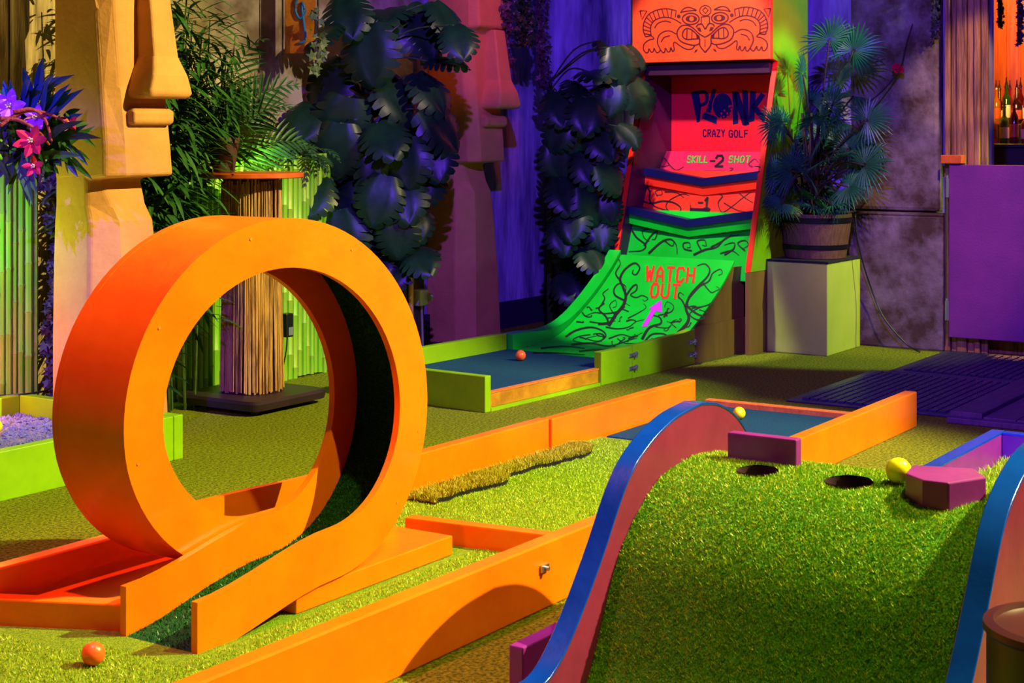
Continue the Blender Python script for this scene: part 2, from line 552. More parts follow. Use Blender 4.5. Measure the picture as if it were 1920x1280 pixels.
def build_orange_lane():
    def kerb(name, mb, label, at, group='orange kerbs of the loop lane'):
        return solo(name, mb, M['orange'], label, 'kerb', at, bevel=.004, group=group)

    kb = kerb('kerb_board', board(1.1, 1.868, 3.9, 1.868, .042, 0, .145), 'long orange kerb board in front of the loop, nearest the camera', (1.1, 1.87, 0))
    s = MB().box(2.955, 2.985, 1.862, 1.868, .085, .1)
    s.tube([(2.97, 1.862, .092), (2.97, 1.853, .092)], .005, 8)
    part('bracket', s, M['steel'], kb, label='small steel bracket')
    kerb('kerb_board', board(3.91, 1.915, 5.535, 1.915, .045, 0, .125), 'orange kerb board right of the tee mat, ending at the rubber mat', (3.91, 1.915, 0))
    kerb('kerb_board', board(1.4, 2.80, 4.40, 2.745, .042, 0, .118), 'long orange kerb board behind the loop', (1.4, 2.8, 0))
    kerb('kerb_board', board(4.405, 2.738, 5.40, 2.72, .042, 0, .116), 'orange kerb board nearest the green ramp lane', (4.4, 2.735, 0))
    kerb('kerb_board', board(2.20, 2.79, 2.34, 2.492, .042, 0, .066), 'low dark orange kerb board left of the loop behind the ball', (2.2, 2.79, 0))
    kerb('kerb_board', board(3.295, 2.47, 3.365, 1.912, -.04, 0, .066), 'low orange cross board right of the loop', (3.3, 2.4, 0))
    solo('tee_edge_strip', board(5.50, 2.715, 5.515, 1.965, -.04, 0, .034), M['ply_edge'], 'thin orange strip along the far end of the tee mat', 'edge strip', (5.5, 2.7, 0), bevel=.003)
    solo('tee_mat', MB().box(4.72, 5.495, 1.965, 2.716, .001, .014), M['felt'], 'dark blue green felt tee mat under the small yellow ball', 'mat', (4.72, 1.96, 0), bevel=.003)
    # lane turf
    t = solo('lane_turf', MB().prism([(1.3, 1.912), (4.715, 1.95), (4.715, 2.735), (1.3, 2.795)], .001, .010), M['turf'], 'bright green turf carpet of the loop lane', 'turf', (1.3, 1.9, 0))

    def smp(r, n):
        a = 1.55 + r.rand(n) * 3.15
        b = 1.915 + r.rand(n) * .815
        ok = ~((a > 2.25) & (a < 3.3) & (b > 2.25))
        ok &= ~((a > 2.18) & (a < 3.3) & (b > 2.49))
        return a[ok], b[ok], np.full(ok.sum(), .009)
    part('grass_pile', grass(110000, smp, .0065, .0028, 3, 1.0), M['blade_bright'], t, kind='stuff')

    # deck under the loop
    d = thing('loop_the_loop', 'big orange wooden loop-the-loop with dark green turf track', 'golf obstacle', (2.3, 2.27, 0))
    # helix path
    ac, ra, rz, z0, b0, w = 2.745, .420, .396, .06, 2.268, .205
    P = []     # (a,z,na,nz,b)
    for i in range(9):
        t = i / 8
        a = 2.315 + t * (ac - 2.315)
        P.append((a, z0 * (t * t * (3 - 2 * t)), 0, 1, b0))
    N = 84
    wx = w + .022
    shift = lambda t: (lambda q: q * .55 + .45 * q * q * (3 - 2 * q))(min(1, t / .80))
    for i in range(1, N):
        th = 2 * PI * i / N
        nx, nz = -math.sin(th) / ra, math.cos(th) / rz
        l = math.hypot(nx, nz)
        P.append((ac + ra * math.sin(th), z0 + rz - rz * math.cos(th), nx / l, nz / l, b0 + wx * shift(i / N)))
    for i in range(9):
        t = i / 8
        P.append((ac + t * .52, z0 * (1 - t * t * (3 - 2 * t) * .2), 0, 1, b0 + wx))
    RIM = .112
    lo = [(p[0], p[1]) for p in P]
    hi = [(p[0] + p[2] * RIM, p[1] + p[3] * RIM) for p in P]
    bb = [p[4] for p in P]
    th_ = .017
    part('near_wall', MB().slab(lo, hi, bb, [y + th_ for y in bb]), M['orange'], d, smooth='auto')
    part('far_wall', MB().slab(lo, hi, [y + w - th_ * .2 for y in bb], [y + w + th_ * .8 for y in bb]), M['orange'], d, smooth='auto')
    s1 = [(p[0] + p[2] * .0005, p[1] + p[3] * .0005) for p in P]
    s2 = [(p[0] + p[2] * .014 * min(1, .1 + i / 7), p[1] + p[3] * .014 * min(1, .1 + i / 7)) for i, p in enumerate(P)]
    part('outer_skin', MB().slab(s1, s2, [y + th_ for y in bb], [y + w - th_ * .2 for y in bb]), M['orange'], d, smooth='auto')
    s3 = [(p[0] + p[2] * .022 * min(1, .45 + i / 7), p[1] + p[3] * .022 * min(1, .45 + i / 7)) for i, p in enumerate(P)]
    ramp_ = lambda i: min(1, .15 + i / 7)
    s2b = [(p[0] + p[2] * .0145 * ramp_(i), p[1] + p[3] * .0145 * ramp_(i)) for i, p in enumerate(P)]
    # the turf reaches the floor in front of the boards
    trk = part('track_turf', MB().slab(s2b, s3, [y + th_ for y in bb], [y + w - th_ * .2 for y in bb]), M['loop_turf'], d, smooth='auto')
    k = MB().box(2.62, 3.20, 2.275, 2.47, .0105, .058)
    part('deck_box', k, M['orange'], d, bevel=.003)
    k = MB().prism([(2.385, 2.50), (3.22, 2.50), (3.22, 2.735), (2.29, 2.75)], .0105, .05)
    part('deck', k, M['orange'], d, bevel=.003)
    # joint strip on the rim, screws
    for th in (2.6, 3.4, 4.2, 5.0, 1.2, .7):
        k = MB()
        a = ac + (ra - .03) * math.sin(th); z = z0 + rz - (rz - .03) * math.cos(th)
        bq = b0 + wx * shift(th / (2 * PI))
        k.tube([(a, bq + .001, z), (a, bq - .0012, z)], .0035, 8)
        part('screw', k, M['ply_edge'], d)
    # pile on the track
    Pa = np.array([(q[0], q[1], p[2], p[3], p[4]) for p, q in zip(P, s3)])

    def smpt(r, m):
        i = r.rand(m) * 50
        i0 = i.astype(int); f = (i - i0)[:, None]
        q = Pa[i0] * (1 - f) + Pa[i0 + 1] * f
        smpt.n = q[:, 2:4]
        return q[:, 0], q[:, 4] + th_ + r.rand(m) * (w - th_ * 1.3), q[:, 1]
    g = grass(26000, smpt, .006, .0026, 17, 1.0)
    v = np.array(g.v).reshape(-1, 3, 3)
    base = (v[:, 0] + v[:, 1]) / 2
    dv = v[:, 2] - base
    nn = smpt.n
    tip = base.copy()
    tip[:, 0] += dv[:, 2] * nn[:, 0] + dv[:, 0] * nn[:, 1]
    tip[:, 1] += dv[:, 1]
    tip[:, 2] += dv[:, 2] * nn[:, 1] - dv[:, 0] * nn[:, 0]
    v[:, 2] = tip
    g.v = v.reshape(-1, 3).tolist()
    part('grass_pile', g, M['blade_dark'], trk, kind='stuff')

    # turf scrap, lifted strip along the back kerb
    e1 = smooth_pts([(3.60, 2.62), (3.72, 2.615), (3.85, 2.60), (3.93, 2.595), (3.97, 2.63), (4.10, 2.635), (4.25, 2.615), (4.38, 2.60), (4.47, 2.625), (4.5, 2.66)], 5)
    n = len(e1)
    r = random.Random(3)
    rows = []
    for i, p in enumerate(e1):
        x, y = p.x, p.y + r.uniform(-.006, .006)
        yb = 2.745 - .018 * (x - 3.6)
        rows.append([(x + r.uniform(-.004, .004), y + (yb - y) * k / 5, .012 + (.013 - .010 * abs(k / 5 - .2)) * (1 if 0 < i < n - 1 else .3)) for k in range(6)])
    v = [p for row in rows for p in row]
    f = []
    for i in range(n - 1):
        for k in range(5):
            f.append((6 * i + k, 6 * i + 6 + k, 6 * i + 7 + k, 6 * i + 1 + k))
    mb = MB().add(v, f)
    bot = [(x, y, .0105) for x, y, z in v]
    mb.add([rows[i][0] for i in range(n)] + [(rows[i][0][0], rows[i][0][1] + .004, .0105) for i in range(n)], [(i + 1, i, n + i, n + i + 1) for i in range(n - 1)])
    sc = solo('turf_scrap', mb, [M['soil']], 'curled loose strip of golden turf lying along the back kerb', 'turf strip', (3.6, 2.62, .01), smooth=True)
    rowsa = np.array(rows)

    def smp2(r, m):
        i = r.rand(m) * (n - 1.001); k = r.rand(m) * 4.99
        i0 = i.astype(int); k0 = k.astype(int); fi = (i - i0)[:, None]; fk = (k - k0)[:, None]
        p = (rowsa[i0, k0] * (1 - fi) * (1 - fk) + rowsa[i0 + 1, k0] * fi * (1 - fk) + rowsa[i0, k0 + 1] * (1 - fi) * fk + rowsa[i0 + 1, k0 + 1] * fi * fk)
        return p[:, 0], p[:, 1], p[:, 2] - .001
    part('grass_pile', grass(16000, smp2, .014, .0035, 5, 1.1), M['blade_gold'], sc, kind='stuff')


build_orange_lane()


# ================================================================ HUMP LANE
def interp(tab, x):
    if x <= tab[0][0]: return tab[0][1]
    for (x0, y0), (x1, y1) in zip(tab, tab[1:]):
        if x <= x1:
            return y0 + (y1 - y0) * (x - x0) / (x1 - x0)
    return tab[-1][1]


def build_hump():
    half = smooth_pts([(2.20, .072), (2.34, .072), (2.42, .078), (2.50, .135), (2.60, .245), (2.70, .372), (2.785, .430), (2.90, .468), (3.02, .481)], 5)
    prof = [(p.x, p.y) for p in half]
    far = smooth_pts([(3.02, .481), (3.10, .468), (3.18, .434), (3.25, .378), (3.33, .29), (3.43, .175), (3.53, .085), (3.62, .072), (3.75, .072)], 5)
    prof = [(1.95, .072)] + prof + [(p.x, p.y) for p in far[1:]] + [(4.0, .072)]
    th = smooth_pts([(2.30, .008), (2.48, .010), (2.55, .035), (2.603, .130), (2.654, .222), (2.716, .288), (2.80, .343), (2.87, .366), (2.98, .377)], 5)
    tp = [(p.x, p.y) for p in th]
    tp = [(1.9, .008)] + tp + [(2 * 2.98 - x, z) for x, z in tp[-2::-1]] + [(3.72, .008)]
    bl, br = 1.548, .788
    T = thing('hump_lane_hill', 'steep green turf hill between blue topped plum side walls', 'golf obstacle', (2.98, 1.17, 0))
    for nm, y0, y1, inner in (('side_wall', bl - .04, bl, -1), ('side_wall', br, br + .04, 1)):
        lo = [(x, 0) for x, z in prof]
        hi = [(x, z - .006) for x, z in prof]
        o = part(nm, MB().slab(lo, hi, y0, y1), M['pink'], T)
        c0 = [(x, z - .006) for x, z in prof]
        part('blue_cap', MB().slab(c0, prof, y0 - .0015, y1 + .0015), M['blue'], o, smooth='auto', bevel=.002, label='glossy blue painted top edge')
    # turf with two holes
    holes = [(2.932, 1.340, .042), (2.935, 1.150, .047)]
    na, nb = 150, 74
    As = np.linspace(1.9, 3.72, na)
    Bs = np.linspace(br + .041, bl - .041, nb)
    A, B = np.meshgrid(As, Bs, indexing='ij')
    for ha, hb, hr in holes:
        d = np.hypot(A - ha, B - hb)
        m = (d > hr * .72) & (d < hr * 1.28)
        A = np.where(m, ha + (A - ha) / d * hr, A)
        B = np.where(m, hb + (B - hb) / d * hr, B)
    Z = np.vectorize(lambda x: interp(tp, x))(A)
    v = np.stack([A, B, Z], -1).reshape(-1, 3)
    f = []
    for i in range(na - 1):
        for j in range(nb - 1):
            q = [i * nb + j, (i + 1) * nb + j, (i + 1) * nb + j + 1, i * nb + j + 1]
            cen = v[q].mean(0)
            if any(math.hypot(cen[0] - ha, cen[1] - hb) < hr * .98 for ha, hb, hr in holes):
                continue
            f.append(tuple(q))
    tu = part('turf', MB().add(v.tolist(), f), M['hump_turf'], T, smooth=True)
    tpa = np.array(tp)

    def smp(r, n):
        # sample by arc length so that the steep face is as thick as the top
        seg = np.hypot(np.diff(tpa[:, 0]), np.diff(tpa[:, 1]))
        cum = np.concatenate([[0], np.cumsum(seg)])
        s = .35 + r.rand(n) * (cum[-1] - .6)
        a = np.interp(s, cum, tpa[:, 0])
        b = br + .043 + r.rand(n) * (bl - br - .086)
        ok = np.ones(n, bool)
        for ha, hb, hr in holes:
            ok &= np.hypot(a - ha, b - hb) > hr
        a, b = a[ok], b[ok]
        return a, b, np.interp(a, tpa[:, 0], tpa[:, 1]) - .001
    part('grass_pile', grass(170000, smp, .0055, .0022, 11, 1.2), M['blade'], tu, kind='stuff')
    for ha, hb, hr in holes:
        z = interp(tp, ha)
        k = MB().lathe([(hr, z + .001), (hr, z - .09), (.001, z - .09)], ha, hb, 28, False)
        part('hole_cup', k, M['hole'], T, smooth='auto')
    k = MB().box(2.995, 3.023, 1.285, 1.437, .366, .430)
    part('barrier', k, M['purple'], T, bevel=.003, label='purple wooden barrier behind the holes')
    k = MB().prism([(2.850, .928), (2.850, .976), (2.888, 1.022), (2.965, 1.035), (3.0, .93), (2.935, .885)], .355, .414)
    part('barrier', k, M['purple'], T, bevel=.003, label='purple chamfered block beside the right wall')
    # outer purple kerbs
    solo('kerb_board', board(2.47, 1.597, 3.55, 1.597, .032, 0, .10), M['purple'], 'purple kerb board outside the left wall of the turf hill', 'kerb', (2.47, 1.6, 0), bevel=.003, group='kerbs of the hump lane')
    # run beyond the hump
    def topped(mb_args, label, at):
        a0, b0, a1, b1, t = mb_args
        o = solo('kerb_board', board(a0, b0, a1, b1, t, 0, .092), M['purple'], label, 'kerb', at, group='kerbs of the hump lane')
        part('blue_cap', board(a0, b0, a1, b1, t, .092, .10), M['blue'], o, bevel=.002, label='blue painted top edge')
    topped((4.005, 1.478, 5.10, 1.478, .042), 'purple kerb board with blue top leading away behind the turf hill', (4.0, 1.48, 0))
    topped((5.06, .79, 5.06, 1.475, -.04), 'short blue topped purple end board by the floorboards', (5.06, .8, 0))
    t = solo('lane_turf', MB().box(3.73, 5.055, .80, 1.474, .001, .010), M['turf'], 'bright green turf strip beyond the hill at far right', 'turf', (3.73, .8, 0))

    def smp3(r, n):
        return 3.75 + r.rand(n) * 1.3, .81 + r.rand(n) * .66, np.full(n, .009)
    part('grass_pile', grass(22000, smp3, .022, .004, 12, 1.0), M['blade_bright'], t, kind='stuff')
    # low drum right of the hump
    D = thing('round_drum', 'low round maroon drum at the right edge beside the hill', 'drum', W2(2010, 1172, .30), group=None)
    c = ORG[D]
    r_ = .125
    k = MB().lathe([(r_ - .004, 0), (r_, .01), (r_, .285)], c.x, c.y, 48)
    part('body', k, M['drum'], D, smooth='auto')
    k = MB().lathe([(r_ + .002, .285), (r_ + .006, .29), (r_ + .005, .30), (r_ - .01, .303), (r_ - .014, .296), (.001, .294)], c.x, c.y, 48)
    part('lid', k, M['drum'], D, smooth='auto')


def W2(x, y, z):
    """base point below the point seen at pixel (x,y) at height z -> (a,b,0)"""
    D = (CH - z) * FPX / (y - HY)
    X = (x - 960) * D / FPX
    return (X * UX + D * UY, -X * UY + D * UX, 0)


build_hump()


def ray_at(x, y, D):
    """room coordinates (a,b,z) of the point seen at pixel (x,y) at distance D"""
    X = (x - 960) * D / FPX
    return Vector((X * UX + D * UY, -X * UY + D * UX, CH - (y - HY) * D / FPX))


# ================================================================ BALLS
def ball(x, y, z, r, m, label, D=None):
    p = W2(x, y, z) if D is None else tuple(ray_at(x, y, D))[:2] + (0,)
    solo('golf_ball', MB().ball((p[0], p[1], z + r), r, 32), m, label, 'golf ball', (p[0], p[1], z), smooth=True, group='golf balls on the lanes')


ball(175, 1247, .010, .0228, M['ball_o'], 'orange golf ball on the turf in front of the loop')
ball(1386, 786, .014, .0225, M['ball_y'], 'small yellow golf ball on the dark tee mat')
ball(976, 676, .071, .0225, M['ball_o'], 'orange golf ball on the dark mat of the green lane')
ball(1685, 906, .376, .0245, M['ball_y'], 'yellow golf ball on top of the turf hill')
ball(-9, 812, .085, .0225, M['ball_y'], 'yellow golf ball on the gravel at the left edge')


# ================================================================ LIME GRAVEL BOX
def build_gravel_box():
    T = thing('gravel_box', 'low lime green box filled with pale gravel at left', 'box', (2.0, 3.7, 0))
    part('front_board', MB().box(1.6, 3.665, 3.695, 3.735, 0, .142), M['lime'], T, bevel=.003)
    part('end_board', MB().box(3.667, 3.707, 3.695, 4.47, 0, .142), M['lime'], T, bevel=.003)
    part('back_board', MB().box(1.6, 3.665, 4.43, 4.47, 0, .142), M['lime'], T, bevel=.003)
    g = MB()
    r = random.Random(9)
    na, nb = 60, 30
    v = [(1.62 + 2.04 * i / (na - 1), 3.737 + .69 * j / (nb - 1), .078 + r.uniform(-.005, .006)) for i in range(na) for j in range(nb)]
    f = [(i * nb + j, (i + 1) * nb + j, (i + 1) * nb + j + 1, i * nb + j + 1) for i in range(na - 1) for j in range(nb - 1)]
    g.add(v, f)
    for _ in range(2600):
        x, y = r.uniform(2.6, 3.65), r.uniform(3.745, 4.42)
        s = r.uniform(.005, .010)
        z = .081
        g.add([(x - s, y, z), (x, y - s, z), (x + s, y, z), (x, y + s, z), (x + r.uniform(-.3, .3) * s, y, z + s * .9)], [(0, 1, 4), (1, 2, 4), (2, 3, 4), (3, 0, 4)])
    part('gravel', g, M['gravel'], T, kind='stuff', label='pale gravel filling')


build_gravel_box()


# ================================================================ GREEN RAMP LANE + CABINET
GR = TH - math.radians(3)
GO = W(4.92, 3.35, 0)
_gu = Vector((math.cos(GR), math.sin(GR)))
_gv = Vector((-math.sin(GR), math.cos(GR)))
RAMP = [(p.x, p.y) for p in smooth_pts([(1.035, .072), (1.2, .074), (1.32, .086), (1.44, .118), (1.56, .176), (1.68, .244), (1.79, .318), (1.88, .388), (1.935, .440)], 5)]


def gl(p):
    """world -> lane coordinates"""
    d = Vector((p[0] - GO.x, p[1] - GO.y))
    return Vector((d.dot(_gu), d.dot(_gv), p[2]))


def pray(x, y):
    o = gl((0, 0, CH))
    e = gl(((x - 960) / FPX, 1, CH - (y - HY) / FPX))
    return o, e - o


def on_plane(p0, z0=None, dpdz=0, off=.0015):
    """pixel -> lane point on the plane p = p0 + dpdz*(z-z0), lifted towards the player"""
    def fn(x, y):
        o, d = pray(x, y)
        zz = z0 or 0
        t = (p0 - dpdz * zz - o.x + dpdz * o.z) / (d.x - dpdz * d.z)
        q = o + d * t
        return (q.x - off, q.y, q.z + off * .3)
    return fn


def on_ramp(x, y):
    o, d = pray(x, y)
    lo, hi = 4.0, 9.0
    best = None
    t = 5.0
    while t < 9.5:
        q = o + d * t
        if q.z <= interp(RAMP, q.x) and q.x > .9:
            best = t
            break
        t += .01
    if best is None:
        best = 7.5
    lo, hi = best - .01, best
    for _ in range(12):
        m = (lo + hi) / 2
        q = o + d * m
        if q.z <= interp(RAMP, q.x): hi = m
        else: lo = m
    q = o + d * hi
    return (q.x - .0012, q.y, q.z + .0012)


def tentacle(mb, fm, x, y, ang, length, w, curl, rng, sx=1, sy=1, depth=0, lim=None):
    pts, ws = [(x, y)], [w]
    n = 40
    wob = rng.uniform(0, 6)
    amp = rng.uniform(.06, .13)
    fr = rng.uniform(7, 12)
    for i in range(n):
        t = i / n
        ang += curl * 38 / n * t ** 3.4 + amp * math.sin(wob + t * fr)
        st = length / n * (1 - .55 * t)
        x += math.cos(ang) * st * sx
        y += math.sin(ang) * st * sy
        if lim and not lim(x, y):
            break
        pts.append((x, y))
        ws.append(max(w * 1.2 * (1 - t) ** .7, w * .25, 1.0))
        if depth < 2 and rng.random() < .035 and 3 < i < 28:
            tentacle(mb, fm, x, y, ang + rng.choice((-1, 1)) * rng.uniform(.5, .9), length * rng.uniform(.45, .7), ws[-1] * .85, rng.choice((-1, 1)) * rng.uniform(.7, 1.2), rng, sx, sy, depth + 1, lim)
    if len(pts) > 3:
        ribbon2(mb, pts, ws, fm)


GLY = {
    'W': [[(0, 1), (.22, 0), (.5, .7), (.78, 0), (1, 1)]], 'A': [[(0, 0), (.12, .7), (.5, 1), (.88, .7), (1, 0)], [(.06, .35), (.94, .35)]],
    'T': [[(0, 1), (1, 1)], [(.5, 1), (.5, 0)]], 'C': [[(1, .8), (.8, 1), (.2, 1), (0, .8), (0, .2), (.2, 0), (.8, 0), (1, .2)]],
    'H': [[(0, 1), (0, 0)], [(1, 1), (1, 0)], [(0, .5), (1, .5)]], 'O': [[(.25, 1), (.75, 1), (1, .75), (1, .25), (.75, 0), (.25, 0), (0, .25), (0, .75), (.25, 1)]],
    'U': [[(0, 1), (0, .2), (.25, 0), (.75, 0), (1, .2), (1, 1)]], 'S': [[(1, .85), (.8, 1), (.2, 1), (0, .8), (.1, .58), (.9, .42), (1, .2), (.8, 0), (.2, 0), (0, .15)]],
    'K': [[(0, 1), (0, 0)], [(1, 1), (.05, .5), (1, 0)]], 'I': [[(.5, 1), (.5, 0)]], 'L': [[(0, 1), (0, 0), (1, 0)]],
    '-': [[(.05, .5), (.95, .5)]], '2': [[(0, .78), (.2, 1), (.8, 1), (1, .78), (.95, .55), (0, 0), (1, 0)]], '1': [[(.15, .75), (.55, 1), (.55, 0)], [(.1, 0), (1, 0)]],
    'R': [[(0, 0), (0, 1), (.75, 1), (1, .8), (.9, .55), (0, .5)], [(.4, .5), (1, 0)]], 'Z': [[(0, 1), (1, 1), (0, 0), (1, 0)]], 'Y': [[(0, 1), (.5, .5), (1, 1)], [(.5, .5), (.5, 0)]],
    'G': [[(1, .8), (.8, 1), (.2, 1), (0, .8), (0, .2), (.2, 0), (.8, 0), (1, .2), (1, .5), (.6, .5)]], 'F': [[(0, 0), (0, 1), (1, 1)], [(0, .52), (.8, .52)]],
}


def text_px(mb, s, x, y, w, h, gap, sw, fm, slant=0, rise=0):
    """stroke lettering: x,y = lower left in pixels, w,h letter size"""
    for ch in s:
        if ch != ' ':
            lw = w * (.25 if ch == 'I' else 1)
            for st in GLY[ch]:
                pts = [(x + px * lw + slant * py * h, y - py * h) for px, py in st]
                # close gaps at corners by drawing each segment with square ends
                for a, b in zip(pts, pts[1:]):
                    a_, b_ = Vector(a), Vector(b)
                    d = (b_ - a_)
                    if d.length < 1e-6: continue
                    d.normalize()
                    e = d * sw * .38
                    k = max(2, int((b_ - a_).length / 6) + 1)
                    q0, q1 = a_ - e, b_ + e
                    ribbon2(mb, [q0.lerp(q1, i / k) for i in range(k + 1)], sw, fm)
        x += (w * (.25 if ch == 'I' else 1)) + gap
        y += rise


def build_green_lane():
    T = thing('ramp_lane_tee', 'lime green tee box of the ramp lane with dark mat and yellow step', 'golf lane', (4.92, 3.35, 0), GR)
    part('end_board', MB().box(0, .036, 0, .70, 0, .136), M['lime'], T, bevel=.003)
    part('far_kerb', MB().box(.038, 1.03, .662, .70, 0, .142), M['lime'], T, bevel=.003)
    part('side_kerb', MB().box(.79, 1.03, 0, .036, 0, .138), M['lime'], T, bevel=.003)
    part('step_board', MB().box(.04, .788, .012, .034, .013, .066), M['yellow'], T, bevel=.002, label='yellow step board')
    part('step_edge', MB().box(.04, .788, .010, .036, .0662, .071), M['ply_edge'], T, label='raw orange top edge of the step')
    part('base_batten', MB().box(.04, .788, .002, .034, 0, .0125), M['lime'], T)
    part('platform', MB().box(.038, 1.03, .0365, .660, .02, .066), M['ply'], T)
    part('felt_mat', MB().box(.038, 1.028, .0365, .660, .0662, .071), M['felt'], T, label='dark blue felt mat')

    R = thing('curved_ramp', 'glossy bright green curved ramp painted with black tentacles', 'ramp', (4.92, 3.35, 0), GR)
    lo = [(x, max(z - .012, .02)) for x, z in RAMP]
    deck = part('ramp_deck', MB().slab(lo, RAMP, .0015, .63), M['green'], R, smooth='auto')
    hi2 = [(x, z + .022 + .045 * max(0, min(1, (1.55 - x) / .4))) for x, z in RAMP]
    lo2 = [(x, 0 if x < 1.62 else interp(RAMP, x) - .10) for x, z in RAMP]
    part('left_cheek', MB().slab(lo2, hi2, .632, .70), M['green'], R, smooth='auto')
    # right side wall of the ramp module
    pr = [(1.032, .138), (1.3, .146), (1.46, .150), (1.56, .160)]
    part('side_wall', MB().slab([(x, 0) for x, z in pr], pr, 0, .035), M['lime'], R, bevel=.002)
    pr2 = [(1.562, .158), (1.68, .222), (1.79, .296), (1.88, .365), (1.93, .412), (1.94, .408), (2.05, .408)]
    part('side_panel', MB().slab([(x, 0) for x, z in pr2], pr2, .0125, .034), M['ply'], R, label='brown plywood side panel')
    part('base_panel', MB().box(1.562, 2.05, .001, .0115, 0, .165), M['ply'], R, label='brown plywood skirt board')
    for px in (1.035, 1.535):
        for z in (.045, .1):
            k = MB().box(px - .03, px + .03, -.006, -.0005, z - .008, z + .008)
            k.tube([(px + .012, -.010, z - .013), (px + .012, -.010, z + .013)], .005, 8)
            k.tube([(px - .016, -.012, z), (px + .02, -.012, z + .004)], .0035, 6)
            part('latch', k, M['steel'], R, label='small steel toggle latch')
    # tentacles
    rng = random.Random(21)
    mb = MB()

    def lim(x, y):
        left = 1147 - (y - 478) * .48 - max(0, y - 560) * .65
        right = 1380 - max(0, (y - 487)) * .42 - max(0, y - 560) * .35
        return left + 3 < x < right - 4 and 481 < y < 655
    def traced(mb, fm, lines):
        for w, pts in lines:
            q = smooth_pts([(907 + x / 2.795, 291 + y / 2.795, 0) for x, y in pts], 6)
            n = len(q)
            ws = [max(w / 2.5 * (1 - .72 * i / n), 1.1) for i in range(n)]
            ribbon2(mb, [(p.x, p.y) for p in q], ws, fm)
    traced(mb, on_ramp, [
        (11, [(600, 885), (650, 880), (640, 845), (605, 810), (620, 780), (635, 750), (625, 725), (655, 700)]),
        (16, [(655, 895), (690, 840), (730, 790), (745, 740), (730, 690), (715, 650), (740, 600), (790, 566), (818, 590), (800, 625), (780, 620), (785, 600)]),
        (9, [(720, 660), (692, 620), (716, 570), (698, 530)]), (10, [(735, 760), (690, 735), (684, 700), (712, 672), (745, 690), (740, 730)]),
        (9, [(745, 740), (778, 692), (802, 680), (800, 708), (770, 732), (800, 746), (830, 735), (860, 750), (845, 765), (832, 755)]),
        (9, [(740, 792), (700, 820), (640, 830), (580, 825), (530, 845)]), (5, [(690, 840), (660, 790), (690, 760), (695, 790), (676, 800)]),
        (16, [(1010, 940), (1060, 890), (1075, 850), (1060, 800), (1080, 740), (1120, 690), (1170, 640), (1185, 600), (1160, 570), (1120, 580)]),
        (9, [(1075, 750), (1130, 690), (1180, 660), (1200, 620), (1240, 598), (1250, 620), (1230, 630)]), (9, [(1060, 805), (1042, 765), (1020, 740), (1030, 720), (1050, 735)]),
        (10, [(1062, 790), (1115, 830), (1160, 850), (1118, 862), (1080, 832), (1130, 800), (1200, 780)]), (7, [(1090, 802), (1160, 790), (1210, 765)]), (5, [(1130, 810), (1180, 825)]),
        (6, [(1150, 670), (1190, 718), (1215, 712), (1235, 700), (1218, 688)]), (14, [(830, 965), (868, 905), (928, 882), (922, 850), (880, 838)]), (6, [(915, 840), (980, 822), (995, 790), (962, 768), (948, 798)]),
        (6, [(755, 855), (800, 832), (850, 800), (838, 778)]), (10, [(430, 952), (480, 920), (560, 902), (622, 920), (640, 950), (600, 975), (540, 960), (590, 948)]),
        (9, [(460, 992), (560, 985), (660, 1000), (760, 970), (805, 958)]), (7, [(640, 900), (700, 910), (760, 900), (800, 872), (842, 862)]), (7, [(655, 962), (720, 940), (780, 952), (832, 930)]),
        (9, [(838, 985), (880, 940), (940, 936), (980, 952), (1022, 930), (1062, 900)]), (7, [(555, 872), (620, 880), (692, 868)]), (9, [(300, 1012), (420, 1000), (530, 1012)]), (9, [(260, 1034), (380, 1036), (530, 1046)]),
        (8, [(500, 1028), (600, 1018), (700, 1024), (790, 1000)]), (6, [(880, 960), (930, 975), (990, 960)]), (6, [(760, 820), (720, 800), (740, 778), (768, 790)]), (5, [(1010, 905), (985, 880), (1010, 862), (1030, 880)]),
        (6, [(560, 940), (500, 950), (470, 970), (540, 985), (620, 975)]), (6, [(700, 960), (740, 985), (800, 985)]), (5, [(900, 900), (960, 905), (985, 885), (960, 870)])])
    for _ in range(24):
        x, y = rng.uniform(1080, 1310), rng.uniform(575, 650)
        if lim(x, y):
            tentacle(mb, on_ramp, x, y, rng.uniform(-PI, PI), rng.uniform(26, 46), rng.uniform(1.8, 2.8), rng.choice((-1, 1)) * rng.uniform(.7, 1.1), rng, 1, .7, 2, lim)
    part('tentacle_art', mb, M['ink'], R, label='black painted tentacles')
    mb = MB()
    text_px(mb, 'WATCH', 1211, 526, 12.2, 26, 7.0, 4.6, on_ramp, .10, .7)
    part('lettering', mb, M['redtext'], R, label='red word WATCH')
    mb = MB()
    text_px(mb, 'OUT', 1220, 557, 12.4, 25, 7.4, 4.6, on_ramp, .12, .9)
    part('lettering', mb, M['redtext'], R, label='red word OUT')
    mb = MB()
    poly2(mb, [(1203, 613), (1213, 612), (1230, 583), (1241, 586), (1240, 562), (1217, 578), (1222, 580)], on_ramp)
    part('arrow', mb, M['magenta'], R, label='magenta arrow pointing up the ramp')

    # ------------------------------------------------------------- cabinet
    K = thing('target_cabinet', 'tall red and orange target cabinet with tiki header and stepped pockets', 'arcade cabinet', (4.92, 3.35, 0), GR)
    S = [(1.955, .388), (2.238, 1.386), (2.182, 1.392), (2.182, 2.02)]
    for nm, q0, q1 in (('side_panel', -.072, -.050), ('side_panel', .668, .691)):
        lo = [(2.56, z) for x, z in S]
        o = part(nm, MB().slab(S, lo, q0, q1), M['lime'] if q0 < 0 else M['maroon'], K)
        f = [(x - .006, z) for x, z in S]
        part('front_edge', MB().slab(f, S, q0 - .001, q1 + .001), M['red'], o, label='red painted front edge')
